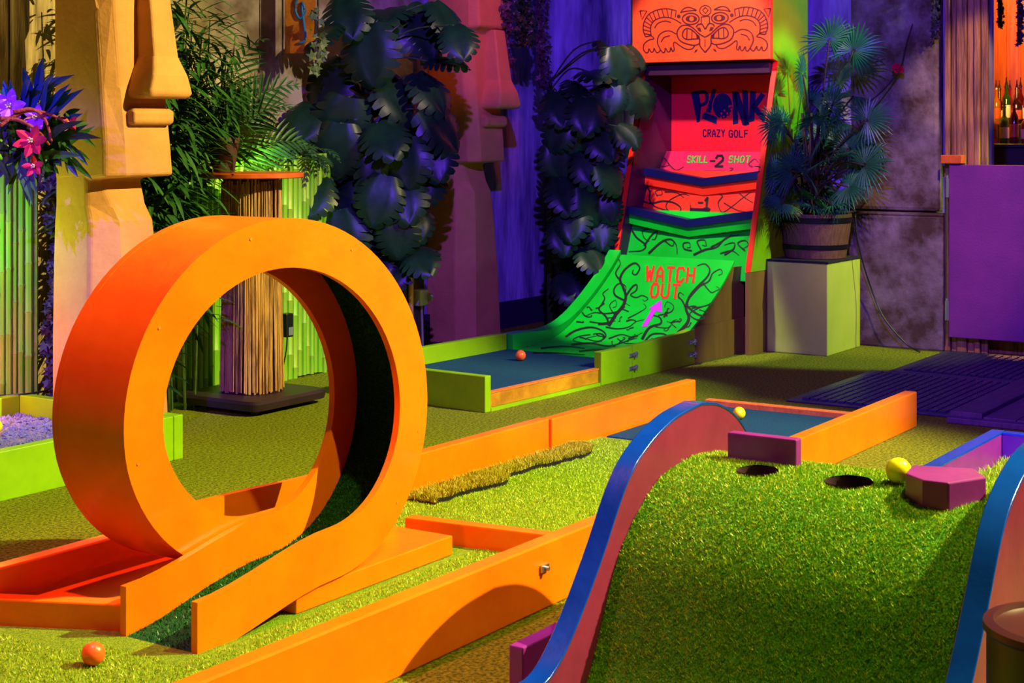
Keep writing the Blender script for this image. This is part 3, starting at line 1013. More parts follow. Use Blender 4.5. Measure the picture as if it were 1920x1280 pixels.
    part('lower_side', MB().box(1.945, 2.56, -.070, -.050, 0, .386), M['ply'], K, label='brown plywood lower side')
    part('lower_side', MB().box(1.945, 2.56, .670, .690, 0, .386), M['ply'], K, label='brown plywood lower side')
    part('inner_lining', MB().slab(S, [(2.56, z) for x, z in S], .660, .667), M['maroon'], K, label='dark inner side')
    part('inner_lining', MB().slab(S, [(2.56, z) for x, z in S], -.0495, -.043), M['crimson'], K)
    part('back_panel', MB().box(2.47, 2.49, -.0425, .6595, .90, 2.0), M['crimson'], K, label='red back panel')
    part('back_board', MB().box(2.535, 2.55, -.0425, .6595, .05, 2.0), M['maroon'], K)
    # inclined target panels
    def panel(nm, p0, z0_, p1, z1_, m, label):
        return part(nm, MB().slab([(p0, z0_), (p1, z1_)], [(p0 + .014, z0_ - .004), (p1 + .014, z1_ - .004)], -.0425, .6595), m, K, label=label)
    panel('lower_panel', 2.00, .34, 2.115, .655, M['green'], 'green lower target panel')
    panel('middle_panel', 2.16, .60, 2.262, .85, M['red'], 'red orange middle target panel')
    panel('upper_panel', 2.31, .80, 2.42, .945, M['pinkpanel'], 'rose upper target panel')
    part('shelf', MB().box(2.421, 2.469, -.0425, .6595, .925, .942), M['pinkpanel'], K)

    def ledge(p, zs, zc, under, tag_):
        qm = .322
        def vbar(dz0, dz1, pa, pb, m, nm, lab):
            mb = MB()
            for q0, q1, za, zb in ((-.0425, qm, zs, zc), (qm, .6595, zc, zs)):
                v = []
                for q, z in ((q0, za), (q1, zb)):
                    v += [(pa, q, z + dz0), (pb, q, z + dz0), (pb, q, z + dz1), (pa, q, z + dz1)]
                mb.add(v, [(0, 1, 2, 3), (7, 6, 5, 4), (0, 4, 5, 1), (1, 5, 6, 2), (2, 6, 7, 3), (3, 7, 4, 0)])
            return part(nm, mb, m, K, label=lab)
        vbar(-.038, 0, p, p + .10, M['navy'], 'ledge', 'navy V shaped ledge of the ' + tag_)
        vbar(-.085, -.0385, p + .012, p + .10, under, 'ledge_support', None)
    ledge(2.045, .672, .618, M['green'], 'lower pocket')
    ledge(2.195, .862, .815, M['red'], 'upper pocket')
    k = MB().box(2.165, 2.19, .27, .375, .625, .668)
    part('pocket', k, M['maroon'], K, label='dark ball pocket under the number -1')
    k = MB().box(2.31, 2.335, .27, .375, .822, .85)
    part('pocket', k, M['maroon'], K, label='dark ball pocket under the number -2')
    # header box
    part('header', MB().box(2.15, 2.18, -.074, .70, 1.392, 2.02), M['header'], K, bevel=.003, label='orange header board')
    part('header_soffit', MB().box(2.20, 2.46, -.0425, .6595, 1.33, 1.391), M['maroon'], K)
    # lettering and art
    bp = on_plane(2.47)
    def cr(fn, x0=1180, y0=0, s=.25):
        return lambda x, y: fn(x0 + x * s, y0 + y * s)
    b7 = cr(bp)
    mb = MB()
    poly2(mb, [(462, 692), (522, 680), (540, 800), (530, 912), (508, 920)], b7)
    ribbon2(mb, [(518, 694), (565, 690), (582, 704), (586, 738), (578, 768), (562, 782), (525, 794)], 27, b7)
    part('shop_letter', mb, M['navy'], K, label='navy letter P of PLONK')
    mb = MB()
    poly2(mb, [(772, 686), (812, 690), (818, 925), (778, 935)], b7)
    poly2(mb, [(772, 686), (822, 690), (898, 930), (850, 940)], b7)
    poly2(mb, [(846, 672), (890, 680), (900, 935), (862, 945)], b7)
    poly2(mb, [(908, 680), (952, 686), (938, 908), (896, 918)], b7)
    ribbon2(mb, [(1005, 705), (960, 770), (925, 812)], 40, b7)
    ribbon2(mb, [(930, 795), (975, 850), (1020, 905)], 42, b7)
    lo_ = part('shop_letter', mb, M['navy'], K, label='navy letters NK of PLONK')

    def layer(m, off, polys, nm):
        q = MB()
        f_ = cr(on_plane(2.47, off=off))
        for pl in polys:
            poly2(q, pl, f_)
        part(nm, q, m, lo_)

    def disc(x, y, rx, ry):
        return [(x + rx * math.cos(t * PI / 16), y + ry * math.sin(t * PI / 16)) for t in range(32)]
    layer(M['crimson'], .0022, [[(620, 660), (664, 669), (620, 855), (570, 842)], [(556, 834), (669, 874), (659, 938), (541, 893)]], 'letter_outline')
    layer(M['navy'], .0028, [[(628, 664), (656, 672), (612, 850), (575, 842)], [(560, 840), (663, 878), (655, 932), (546, 890)]], 'club_letter')
    layer(M['crimson'], .0034, [disc(702, 796, 79, 101)], 'letter_outline')
    layer(M['navy'], .0040, [disc(702, 796, 73, 95)], 'ball_letter')
    mb = MB()
    b7b = cr(on_plane(2.47, off=.0046))
    for x, y in [(752, 800), (768, 822), (716, 830), (738, 852), (762, 850), (694, 852), (712, 876), (740, 876), (690, 884), (765, 796)]:
        poly2(mb, [(x + 7 * math.cos(t * PI / 5), y + 8 * math.sin(t * PI / 5)) for t in range(10)], b7b)
    part('ball_dimples', mb, M['crimson'], lo_, label='red dimples of the painted golf ball')
    mb = MB()
    text_px(mb, 'CRAZY', 1319, 256, 5.2, 12.5, 3.4, 2.1, bp)
    part('lettering', mb, M['navy'], K, label='navy word CRAZY')
    mb = MB()
    text_px(mb, 'GOLF', 1367.5, 257, 6.0, 12.5, 3.6, 2.1, bp)
    part('lettering', mb, M['navy'], K, label='navy word GOLF')
    up = on_plane(2.31, .80, .11 / .145, .003)
    mb = MB()
    text_px(mb, 'SKILL', 1289, 305, 5.8, 12, 3.2, 2.0, up, .15)
    part('lettering', mb, M['greentext'], K, label='green word SKILL')
    mb = MB()
    text_px(mb, 'SHOT', 1367, 305, 6.6, 12, 4.0, 2.1, up, .15)
    part('lettering', mb, M['greentext'], K, label='green word SHOT')
    mb = MB()
    text_px(mb, '-', 1332, 311, 9, 18, 3, 3, up)
    text_px(mb, '2', 1342, 312, 13, 20, 3, 4, up, .08)
    part('lettering', mb, M['ink'], K, label='black number -2')
    mp = on_plane(2.16, .60, .102 / .25, .003)
    mb = MB()
    text_px(mb, '-', 1310, 389, 8, 18, 2.5, 3.4, mp)
    text_px(mb, '1', 1320, 391, 9, 20, 3, 4, mp, .1)
    part('lettering', mb, M['ink'], K, label='black number -1')
    rng = random.Random(5)
    lp = on_plane(2.00, .34, .115 / .315, .003)

    def vines(fm, lines, m, nm):
        mb = MB()
        traced(mb, fm, lines)
        part('tentacle_art', mb, m, K, label=nm)
    vines(lp, [(9, [(775, 385), (802, 430), (850, 470), (830, 498), (760, 505)]), (8, [(842, 475), (880, 420), (910, 400), (900, 438), (882, 440)]), (6, [(866, 388), (834, 396), (842, 432), (870, 452)]),
               (10, [(865, 515), (930, 456), (980, 440), (1010, 470), (1015, 518)]), (6, [(950, 448), (988, 475), (1000, 450)]), (7, [(1092, 500), (1052, 490), (1048, 462), (1078, 458), (1082, 482), (1066, 484)]),
               (10, [(1100, 522), (1160, 495), (1222, 480), (1272, 432), (1340, 418)]), (7, [(1140, 495), (1120, 452), (1158, 444), (1166, 474), (1146, 470)]), (7, [(1190, 482), (1250, 450), (1305, 415)]),
               (8, [(1262, 522), (1310, 490), (1312, 458), (1262, 470)]), (7, [(1370, 500), (1332, 462), (1370, 446), (1388, 470), (1358, 490)]), (6, [(1240, 515), (1300, 500), (1340, 525)])], M['ink'], 'black painted tentacles on the green panel')
    vines(mp, [(9, [(818, 238), (880, 252), (940, 240), (1000, 250), (1035, 280), (1010, 306), (960, 280), (970, 240), (1040, 204), (1078, 212)]), (10, [(848, 150), (872, 192), (870, 232), (902, 270), (1000, 298)]),
               (5, [(912, 215), (902, 190), (930, 182), (936, 205), (912, 208)]), (5, [(1085, 262), (1080, 296), (1060, 306)]), (6, [(1238, 204), (1252, 216), (1230, 250), (1250, 298), (1300, 270), (1350, 230), (1400, 192)]),
               (5, [(1260, 250), (1330, 288), (1385, 298)]), (5, [(1340, 200), (1380, 230), (1412, 248)]), (6, [(950, 192), (1010, 196), (1050, 222)])], M['ink'], 'black painted tentacles on the middle panel')
    vines(up, [(6, [(885, 25), (930, 2), (972, 48), (934, 58), (922, 32)]), (6, [(965, 40), (1008, 78), (1050, 60)]), (5, [(1055, 84), (1108, 98), (1098, 84)]), (5, [(1280, 92), (1308, 70), (1290, 68)]),
               (6, [(1410, 62), (1390, 48), (1420, 20), (1440, 38)])], M['wineink'], 'dark painted tentacles on the upper panel')

    # tiki drawing, traced over the header board
    fm0 = cr(on_plane(2.15))
    mb = MB()
    cx = 571

    def both(pts, w=7, sm=5, closed=False, fill=False):
        for mir in (0, 1):
            q = []
            for x, y in pts:
                if mir: q.append((2 * cx - x - (x - cx) * .0, y - (cx - x) * .03 - 3))
                else: q.append((x, y))
            if fill:
                poly2(mb, q, fm0)
            else:
                qs = [(p.x, p.y) for p in smooth_pts([(a, b_, 0) for a, b_ in q], sm, closed)] if sm else q
                ribbon2(mb, qs, w * 1.35, fm0)
    def ell(x, y, rx, ry, n=20):
        return [(x + rx * math.cos(2 * PI * i / n), y + ry * math.sin(2 * PI * i / n)) for i in range(n)]
    both([(80, 82), (132, 84), (96, 146), (80, 82)], 8, 0)
    outer = [(122, 276), (104, 222), (114, 160), (150, 106), (210, 76), (280, 66), (352, 80)]
    inner = [(165, 268), (160, 225), (168, 182), (200, 148), (262, 130), (330, 142), (392, 178)]
    both(outer); both(inner)
    os_ = smooth_pts([(a, b_, 0) for a, b_ in outer], 4); is_ = smooth_pts([(a, b_, 0) for a, b_ in inner], 4)
    for i in range(0, len(os_) - 1, 2):
        j = min(int(i * .9), len(is_) - 1)
        both([(os_[i].x, os_[i].y), (is_[j].x, is_[j].y)], 6, 0)
    both([(352, 80), (345, 132)], 6, 0)
    both([(122, 276), (165, 268)], 7, 0)
    both([(190, 212), (216, 176), (270, 158), (314, 170)])
    both([(165, 268), (186, 290), (150, 300), (114, 328), (106, 366), (124, 395), (142, 392), (148, 366), (166, 392), (182, 384), (186, 362), (206, 395), (226, 388), (234, 372)])
    both([(234, 372), (252, 395), (266, 390), (272, 362), (290, 390), (306, 384), (312, 356), (326, 386), (338, 370), (332, 336), (342, 316), (384, 346), (432, 370), (472, 366), (492, 342)])
    both([(234, 372), (212, 322), (220, 272), (252, 242), (302, 232), (352, 256)])
    both([(240, 316), (262, 282), (306, 268)])
    both([(571, 282), (525, 254), (475, 208), (432, 190), (392, 196), (364, 226), (360, 266), (382, 306), (432, 330), (492, 340), (530, 326)], 8)
    both([(512, 264), (470, 226), (430, 214), (404, 240), (402, 276), (432, 296), (482, 293), (526, 288), (512, 264)], 8)
    both([(434, 218), (432, 294)], 6, 0); both([(472, 230), (470, 293)], 6, 0)
    both([(500, 258), (528, 268), (526, 290), (506, 292)], fill=True)
    both([(502, 206), (516, 186), (544, 182), (560, 204), (571, 222)], 8)
    both([(506, 210), (532, 206), (545, 240), (520, 236)], fill=True)
    both([(540, 128), (540, 182)], 6, 0)
    both([(540, 128), (571, 126)], 6, 0)
    both(ell(462, 142, 62, 42), 8, 3, True)
    both([p for p in ell(466, 142, 44, 26)], fill=True)
    both([(384, 96), (410, 66), (450, 56), (504, 78), (470, 80), (420, 86), (384, 96)], 7)
    both([(530, 290), (530, 342), (571, 396)], 8)
    both([(486, 398), (494, 376), (516, 368), (506, 388)], fill=True)
    both(ell(372, 124, 14, 15), fill=True)
    q = [(p.x, p.y) for p in smooth_pts([(a, b_, 0) for a, b_ in ell(cx, 80, 42, 38)], 3, True)]
    ribbon2(mb, q, 8, fm0)
    ribbon2(mb, [(571, 56), (592, 78), (571, 102), (550, 78), (571, 56)], 9, fm0)
    ribbon2(mb, [(568, 295), (568, 355)], 6, fm0)
    art = part('tiki_drawing', mb, M['redink'], K, label='dark red carved mask line drawing')
    fm1 = cr(on_plane(2.148))
    for sgn in (0, 1):
        mb = MB()
        c_ = ell(468, 142, 17, 17) if not sgn else ell(2 * cx - 468, 136, 17, 17)
        poly2(mb, c_, fm1)
        part('pupil', mb, M['header'], art)


build_green_lane()


# ================================================================ STAND AND BARREL
def build_stand():
    T = thing('plant_stand', 'pale lime box stand carrying the barrel planter beside the cabinet', 'stand', (7.03, 2.86, 0))
    part('body', MB().box(7.03, 7.445, 2.86, 3.165, 0, .43), M['standpaint'], T, bevel=.004)
    part('top', MB().box(7.025, 7.45, 2.855, 3.168, .431, .44), M['soil'], T, label='dark dirty top')
    P = thing('barrel_planter', 'half barrel wooden planter with black hoops on the lime stand', 'planter', (7.25, 3.01, .441))
    c = ORG[P]
    z = .441
    k = MB().lathe([(.14, z), (.145, z + .002), (.172, z + .19), (.172, z + .212), (.16, z + .212), (.155, z + .18), (.001, z + .18)], c.x, c.y, 28)
    part('staves', k, M['barrel'], P, smooth='auto')
    for zz, h in ((.045, .022), (.17, .026)):
        r0 = .145 + .027 * zz / .19 + .002
        part('hoop', MB().lathe([(r0, z + zz), (r0 + .003, z + zz + .001), (r0 + .005, z + zz + h), (r0, z + zz + h)], c.x, c.y, 28, False), M['hoop'], P, smooth='auto')
    part('soil', MB().lathe([(.155, z + .181), (.1, z + .188), (.001, z + .192)], c.x, c.y, 20), M['soil'], P, smooth=True)


build_stand()


# ================================================================ STATUES
def build_statue():
    T = thing('moai_statue', 'tall ochre stone statue with long nosed face left of the table', 'statue', (3.69, 4.0, 0), group='stone head statues')

    def ring(z, al, ar, bf, cham=.03, alb=None, bb=4.28):
        alb = alb if alb is not None else al - .06
        return [(al, bf, z), (ar, bf, z), (ar + .015, bf + cham, z), (ar + .015, bb, z), (alb, bb, z), (alb, bf + cham, z)]
    rs = [ring(0, 3.76, 3.985, 4.035, .06, 3.675), ring(.35, 3.765, 3.965, 4.04, .06, 3.675), ring(.62, 3.775, 3.94, 4.05, .05, 3.68), ring(.745, 3.772, 3.925, 4.055, .05, 3.685),
          ring(.80, 3.755, 3.91, 4.075, .05, 3.69), ring(.888, 3.725, 3.905, 4.095, .03, 3.69), ring(.896, 3.752, 3.966, 4.0, .035, 3.688), ring(1.0, 3.745, 3.955, 4.0, .035, 3.686),
          ring(1.20, 3.735, 3.94, 4.012, .04, 3.684), ring(1.45, 3.72, 3.925, 4.022, .05, 3.684), ring(1.54, 3.72, 3.92, 4.022, .05, 3.684),
          ring(1.56, 3.70, 3.94, 3.975, .05, 3.682), ring(1.70, 3.70, 3.94, 3.98, .05, 3.682), ring(1.85, 3.72, 3.92, 4.02, .05, 3.69)]
    part('body', MB().rings(rs), M['stone'], T, bevel=.012, bseg=3)
    n = MB()
    nr = []
    for z, al, ar, bf in [(1.158, 3.775, 3.955, 3.915), (1.175, 3.765, 3.962, 3.90), (1.235, 3.785, 3.945, 3.905), (1.30, 3.815, 3.93, 3.935), (1.55, 3.82, 3.912, 3.965)]:
        nr.append([(al, bf, z), (ar, bf, z), (ar, 4.03, z), (al, 4.03, z)])
    n.rings(nr)
    part('nose', n, M['stone'], T, bevel=.010, bseg=3)
    l = MB().rings([[(3.765, 3.985, 1.068), (3.94, 3.985, 1.068), (3.94, 4.03, 1.068), (3.765, 4.03, 1.068)], [(3.76, 3.972, 1.08), (3.945, 3.972, 1.08), (3.945, 4.03, 1.08), (3.76, 4.03, 1.08)],
                    [(3.76, 3.972, 1.115), (3.945, 3.972, 1.115), (3.945, 4.03, 1.115), (3.76, 4.03, 1.115)], [(3.77, 3.99, 1.128), (3.935, 3.99, 1.128), (3.935, 4.03, 1.128), (3.77, 4.03, 1.128)]])
    part('lips', l, M['stone'], T, bevel=.008, bseg=3)
    c = copy_tree(T)
    c.location = W(3.69 + 2.735, 4.0 + .44, 0)
    c['label'] = 'ochre stone statue between the large monstera and the violet wall'


build_statue()


# ================================================================ BAMBOO FENCES, TABLE
def build_fence(label, a0, a1, b, zb, zt, seed, at):
    T = thing('bamboo_fence', label, 'fence', at, group='bamboo fences along the back wall')
    r = random.Random(seed)
    k = MB()
    a = a0
    while a < a1:
        rad = r.uniform(.011, .017)
        ph = r.uniform(0, .2)
        top = zt + r.uniform(-.012, .008)
        bot = zb + r.uniform(-.004, .01)
        x = a + rad
        y = b + r.uniform(-.004, .004)
        zz = []
        z = bot
        prof = [(rad, bot)]
        z = bot + ph + .03
        while z < top - .02:
            prof += [(rad * .98, z - .006), (rad * 1.12, z - .002), (rad * 1.12, z + .002), (rad * .97, z + .006)]
            k.cur = 1
            k.lathe([(rad * 1.13, z - .0012), (rad * 1.13, z + .0012)], x, y, 8, False)
            k.cur = 0
            z += r.uniform(.15, .24)
        prof.append((rad, top))
        k.lathe(prof, x, y, 8)
        a += rad * 2 + .001
    part('cane_panel', k, [M['bamboo'], M['bamboo_dry']], T, smooth='auto')
    return T


build_fence('bamboo cane fence at the far left behind the gravel box', 3.0, 3.80, 4.52, 0, .945, 1, (3.4, 4.52, 0))
build_fence('bamboo cane fence behind the reed table', 3.98, 5.42, 4.50, 0, .945, 2, (4.7, 4.5, 0))


def build_table():
    T = thing('reed_table', 'tall round table with orange top and reed wrapped column', 'table', (4.58, 4.20, 0))
    c = ORG[T]
    k = MB()
    def sq(h, z, e=4, n=40):
        o = []
        for i in range(n):
            t = 2 * PI * i / n
            ct, st = math.cos(t), math.sin(t)
            o.append((c.x + h * math.copysign(abs(ct) ** (2 / e), ct), c.y + h * math.copysign(abs(st) ** (2 / e), st), z))
        return o
    part('base', k.rings([sq(.19, .015, 10), sq(.21, .02, 10), sq(.215, .045, 10), sq(.205, .055, 10)]), M['dark'], T, label='dark purple base slab')
    k = MB()
    for sx in (-1, 1):
        for sy in (-1, 1):
            k = MB().lathe([(.02, 0), (.02, .016)], c.x + sx * .15, c.y + sy * .15, 12)
            part('foot', k, M['black'], T)
    part('column', MB().rings([sq(.100, .055, 2.4), sq(.095, .868, 2.4)]), M['reed_core'], T)
    k = MB()
    r = random.Random(4)
    n = 118
    for i in range(n):
        t = 2 * PI * (i + r.uniform(-.2, .2)) / n
        ct, st = math.cos(t), math.sin(t)
        e = 2.4
        dx, dy = math.copysign(abs(ct) ** (2 / e), ct), math.copysign(abs(st) ** (2 / e), st)
        rb, rt = .106 + r.uniform(0, .004), .100 + r.uniform(0, .004)
        j = r.uniform(-.004, .004)
        rad = r.uniform(.0024, .0042)
        ztop = .868 - r.uniform(0, .025)
        k.tube([(c.x + dx * rb + j, c.y + dy * rb - j, .056 + r.uniform(0, .01)), (c.x + dx * (rb + rt) / 2, c.y + dy * (rb + rt) / 2, .46), (c.x + dx * rt - j, c.y + dy * rt + j, ztop)], [rad * 1.1, rad, rad * .9], 6)
    part('reed_screen', k, M['reed'], T, smooth='auto', label='vertical brown reeds wrapped round the column')
    part('table_top', MB().lathe([(.19, .870), (.197, .873), (.197, .886), (.193, .89), (.001, .891)], c.x, c.y, 48), M['tabletop'], T, smooth='auto', label='round orange table top')


build_table()


# ================================================================ PLANTS
def frame(d, n):
    d = Vector(d).normalized()
    n = Vector(n)
    n = (n - d * n.dot(d))
    if n.length < 1e-4:
        n = d.orthogonal()
    n.normalize()
    s = d.cross(n)
    return d, s, n


def lance(mb, p, d, n, L, w, droop=.3, fold=.25, seg=4):
    """lance shaped leaf from p along d"""
    d, s, n = frame(d, n)
    p = Vector(p)
    v = []
    cur = p.copy()
    for i in range(seg + 1):
        t = i / seg
        ww = w * (math.sin(PI * min(1, t * .85 + .15)) ** .8 if t < 1 else 0) * .5
        nn = n * 1
        v += [cur - s * ww + nn * ww * fold, cur.copy(), cur + s * ww + nn * ww * fold]
        dd = (d + Vector((0, 0, -1)) * droop * (t + .15)).normalized()
        cur = cur + dd * (L / seg)
    f = []
    for i in range(seg):
        a = 3 * i
        f += [(a, a + 1, a + 4, a + 3), (a + 1, a + 2, a + 5, a + 4)]
    mb.add(v, f)


def monstera_leaf(mb, p, d, n, L, rng):
    """split leaf: stem joint at p, tip along d, face normal n"""
    d, s, n = frame(d, n)
    p = Vector(p)
    Wd = L * .52
    nl = 7

    def half(t):
        return Wd * (math.sin(PI * min(1, (t * .80 + .20)) ** 1.15) ** .75)

    def pt(t, x, side):
        # x: -..: 0 midrib 1 edge
        hw = half(t) * x
        sweep = .30 * x * L * .55 * (1 - t * .6) - .20 * L * x * (1 - t) ** 2
        z = -.10 * L * x * x - .30 * L * t * t + .05 * L * math.sin(PI * x)
        return p + d * (t * L * .92 + sweep) + s * hw * side + n * z
    cut = rng.uniform(.5, .66)
    for side in (-1, 1):
        for k in range(nl):
            t0, t1 = k / nl, (k + 1) / nl
            g = .11 if k else .0
            g2 = .11
            xs = [0, cut * .5, cut, .85, 1.0]
            v = []
            for x in xs:
                gg = 0 if x <= cut else (x - cut) / (1 - cut)
                a = t0 + (t1 - t0) * g * gg * 1.3
                b = t1 - (t1 - t0) * g2 * gg * 1.3
                if x == 1.0:
                    a += (t1 - t0) * .15; b -= (t1 - t0) * .15
                v += [pt(a, x, side), pt(b, x, side)]
            f = [(2 * i, 2 * i + 2, 2 * i + 3, 2 * i + 1) for i in range(4)]
            if side < 0:
                f = [q[::-1] for q in f]
            mb.add(v, f)
    # tip
    mb.add([pt(1, -.0, 1) + d * L * .12 - n * L * .05, pt(1, .9, 1), pt(1, 0, 1), pt(1, .9, -1)], [(0, 1, 2), (0, 2, 3)])


def fan_leaf(mb, p, d, n, R, rng):
    d, s, n = frame(d, n)
    p = Vector(p)
    K = 30
    for k in range(K):
        ang = math.radians(-150 + 300 * (k + .5) / K) + rng.uniform(-.03, .03)
        r = (d * math.cos(ang) + s * math.sin(ang))
        q = n.cross(r)
        L = R * rng.uniform(.85, 1.05) * (1 if abs(ang) < 2.2 else .85)
        w = L * .042
        dr = Vector((0, 0, -1)) * L * rng.uniform(.05, .2)
        a = p + r * L * .05
        b = p + r * L * .5 - n * L * .01
        c = p + r * L * .8 + dr * .35 - n * L * .03
        e = p + r * L + dr - n * L * .08
        up = n * w * .5
        mb.add([a, b + q * w - up * 0, b + up, b - q * w, c + q * w * .6, c + up * .6, c - q * w * .6, e], [(0, 2, 1), (0, 3, 2), (1, 2, 5, 4), (2, 3, 6, 5), (4, 5, 7), (5, 6, 7)])


def pinnate(mb, st, p, d, n, L, lw, ll, pairs, droop, rng):
    """arching frond with leaflets, st collects the rib"""
    d = Vector(d).normalized()
    p = Vector(p)
    pts = [p.copy()]
    cur = p.copy()
    dirs = []
    for i in range(pairs):
        t = i / pairs
        dd = (d + Vector((0, 0, -1)) * droop * t * t * 2).normalized()
        dirs.append(dd)
        cur = cur + dd * L / pairs
        pts.append(cur.copy())
    st.tube(pts, [.004 * (1 - .8 * i / pairs) for i in range(pairs + 1)], 4)
    for i in range(1, pairs):
        t = i / pairs
        dd, s, nn = frame(dirs[i], n)
        l = ll * math.sin(PI * (t * .8 + .18)) * rng.uniform(.85, 1.1)
        for sd in (-1, 1):
            lance(mb, pts[i], dd * .75 + s * sd * .8 + nn * .12, nn, l, lw, rng.uniform(.15, .45), .3, 3)


CAMW = Vector((0, 0, CH))


def room(p):
    """world -> room coordinates"""
    return Vector((p[0] * UX + p[1] * UY, -p[0] * UY + p[1] * UX, p[2]))


TOCAM = Vector((-UY, -UX, 0))       # from the back of the room towards the camera, room coords
LIGHTV = Vector((-.5, -.6, .6))


def build_monstera(label, base, leaves, seed, D0, spread, ztop):
    rng = random.Random(seed)
    T = thing('monstera_plant', label, 'plant', base, group='climbing monstera plants')
    fol, st = MB(), MB()
    o = Vector(base)
    st.tube([o, o + Vector((0, 0, ztop * .5)), o + Vector((.01, .01, ztop))], [.022, .02, .014], 8)
    for (x, y, s, face) in leaves:
        D = D0 + rng.uniform(-spread, spread)
        c = ray_at(x, y, D)
        L = s * D / FPX
        outw = Vector((c.x - o.x, c.y - o.y, 0))
        if outw.length < .02: outw = Vector(TOCAM)
        outw.normalize()
        side = TOCAM * rng.uniform(.2, .7) + outw * .7
        d = side * rng.uniform(.25, .7) + Vector((rng.uniform(-.4, .4), rng.uniform(-.4, .4), rng.uniform(-1.0, -.35) if face else rng.uniform(-.6, .1)))
        n = TOCAM * (.9 if face else .45) + Vector((rng.uniform(-.3, .3), rng.uniform(-.3, .3), .75))
        d.normalize()
        pj = c - d * L * .45
        monstera_leaf(fol, pj, d, n, L, rng)
        root = o + Vector((0, 0, max(.1, min(ztop, pj.z - rng.uniform(.05, .25)))))
        mid = (root + pj) / 2 + Vector((0, 0, .06))
        st.tube(smooth_pts([root, mid, pj], 4), .0045, 5)
    fo = part('foliage', fol, M['leaf_dark'], T, smooth=True)
    bm = bmesh.new()
    bm.from_mesh(fo.data)
    bmesh.ops.remove_doubles(bm, verts=bm.verts, dist=2e-5)
    bm.to_mesh(fo.data)
    bm.free()
    part('stem', st, M['stem'], T, smooth=True)
    return T


r_ = random.Random(31)
L1 = [(690, 95, 120, 1), (790, 50, 120, 0), (840, 30, 90, 0), (835, 110, 80, 0), (620, 150, 110, 1), (745, 170, 120, 0), (810, 165, 100, 0), (640, 235, 120, 1), (755, 232, 110, 1), (830, 235, 110, 1),
      (600, 300, 110, 1), (690, 300, 120, 1), (815, 290, 90, 1), (755, 365, 100, 1), (650, 350, 110, 1), (800, 340, 90, 0), (615, 410, 110, 1), (700, 430, 110, 1), (785, 480, 80, 1), (655, 480, 100, 1), (735, 500, 90, 1),
      (600, 60, 90, 0), (650, 20, 100, 0), (720, 15, 110, 0), (575, 220, 90, 1), (590, 360, 90, 1), (720, 250, 100, 0), (670, 180, 100, 0), (780, 410, 80, 1), (630, 280, 110, 1), (710, 370, 100, 1), (680, 540, 90, 1), (620, 470, 90, 1), (745, 440, 90, 1), (860, 70, 80, 0), (570, 430, 90, 1), (640, 440, 110, 1), (660, 400, 110, 1), (720, 330, 110, 1), (590, 260, 100, 1), (700, 480, 100, 1), (760, 300, 100, 1), (680, 350, 110, 1)]
build_monstera('huge dark monstera plant towering between table and right statue', (5.62, 4.48, 0), L1, 3, 7.0, .14, 1.5)
L2 = [(1050, 195, 80, 1), (1115, 130, 90, 0), (1165, 120, 80, 0), (1205, 180, 80, 1), (1085, 165, 70, 0), (1150, 180, 70, 1), (1075, 245, 80, 1), (1130, 260, 80, 1), (1175, 250, 60, 1), (1050, 300, 80, 1), (1105, 310, 80, 1), (1145, 330, 70, 1), (1060, 360, 80, 1), (1110, 380, 80, 1),
      (1085, 430, 80, 1), (1125, 430, 70, 1), (1070, 475, 70, 1), (1100, 210, 80, 1), (1140, 95, 60, 0), (1190, 100, 60, 0), (1110, 480, 70, 1), (1085, 340, 80, 1), (1130, 300, 80, 1), (1070, 410, 80, 1), (1140, 390, 60, 1), (1095, 280, 80, 1), (1120, 350, 80, 1), (1100, 450, 80, 1), (1055, 440, 70, 1), (1090, 520, 70, 1), (1065, 535, 70, 1), (1045, 250, 70, 1)]
build_monstera('dark blue lit monstera plant beside the left edge of the cabinet', (7.0, 4.36, 0), L2, 4, 7.95, .12, 1.3)


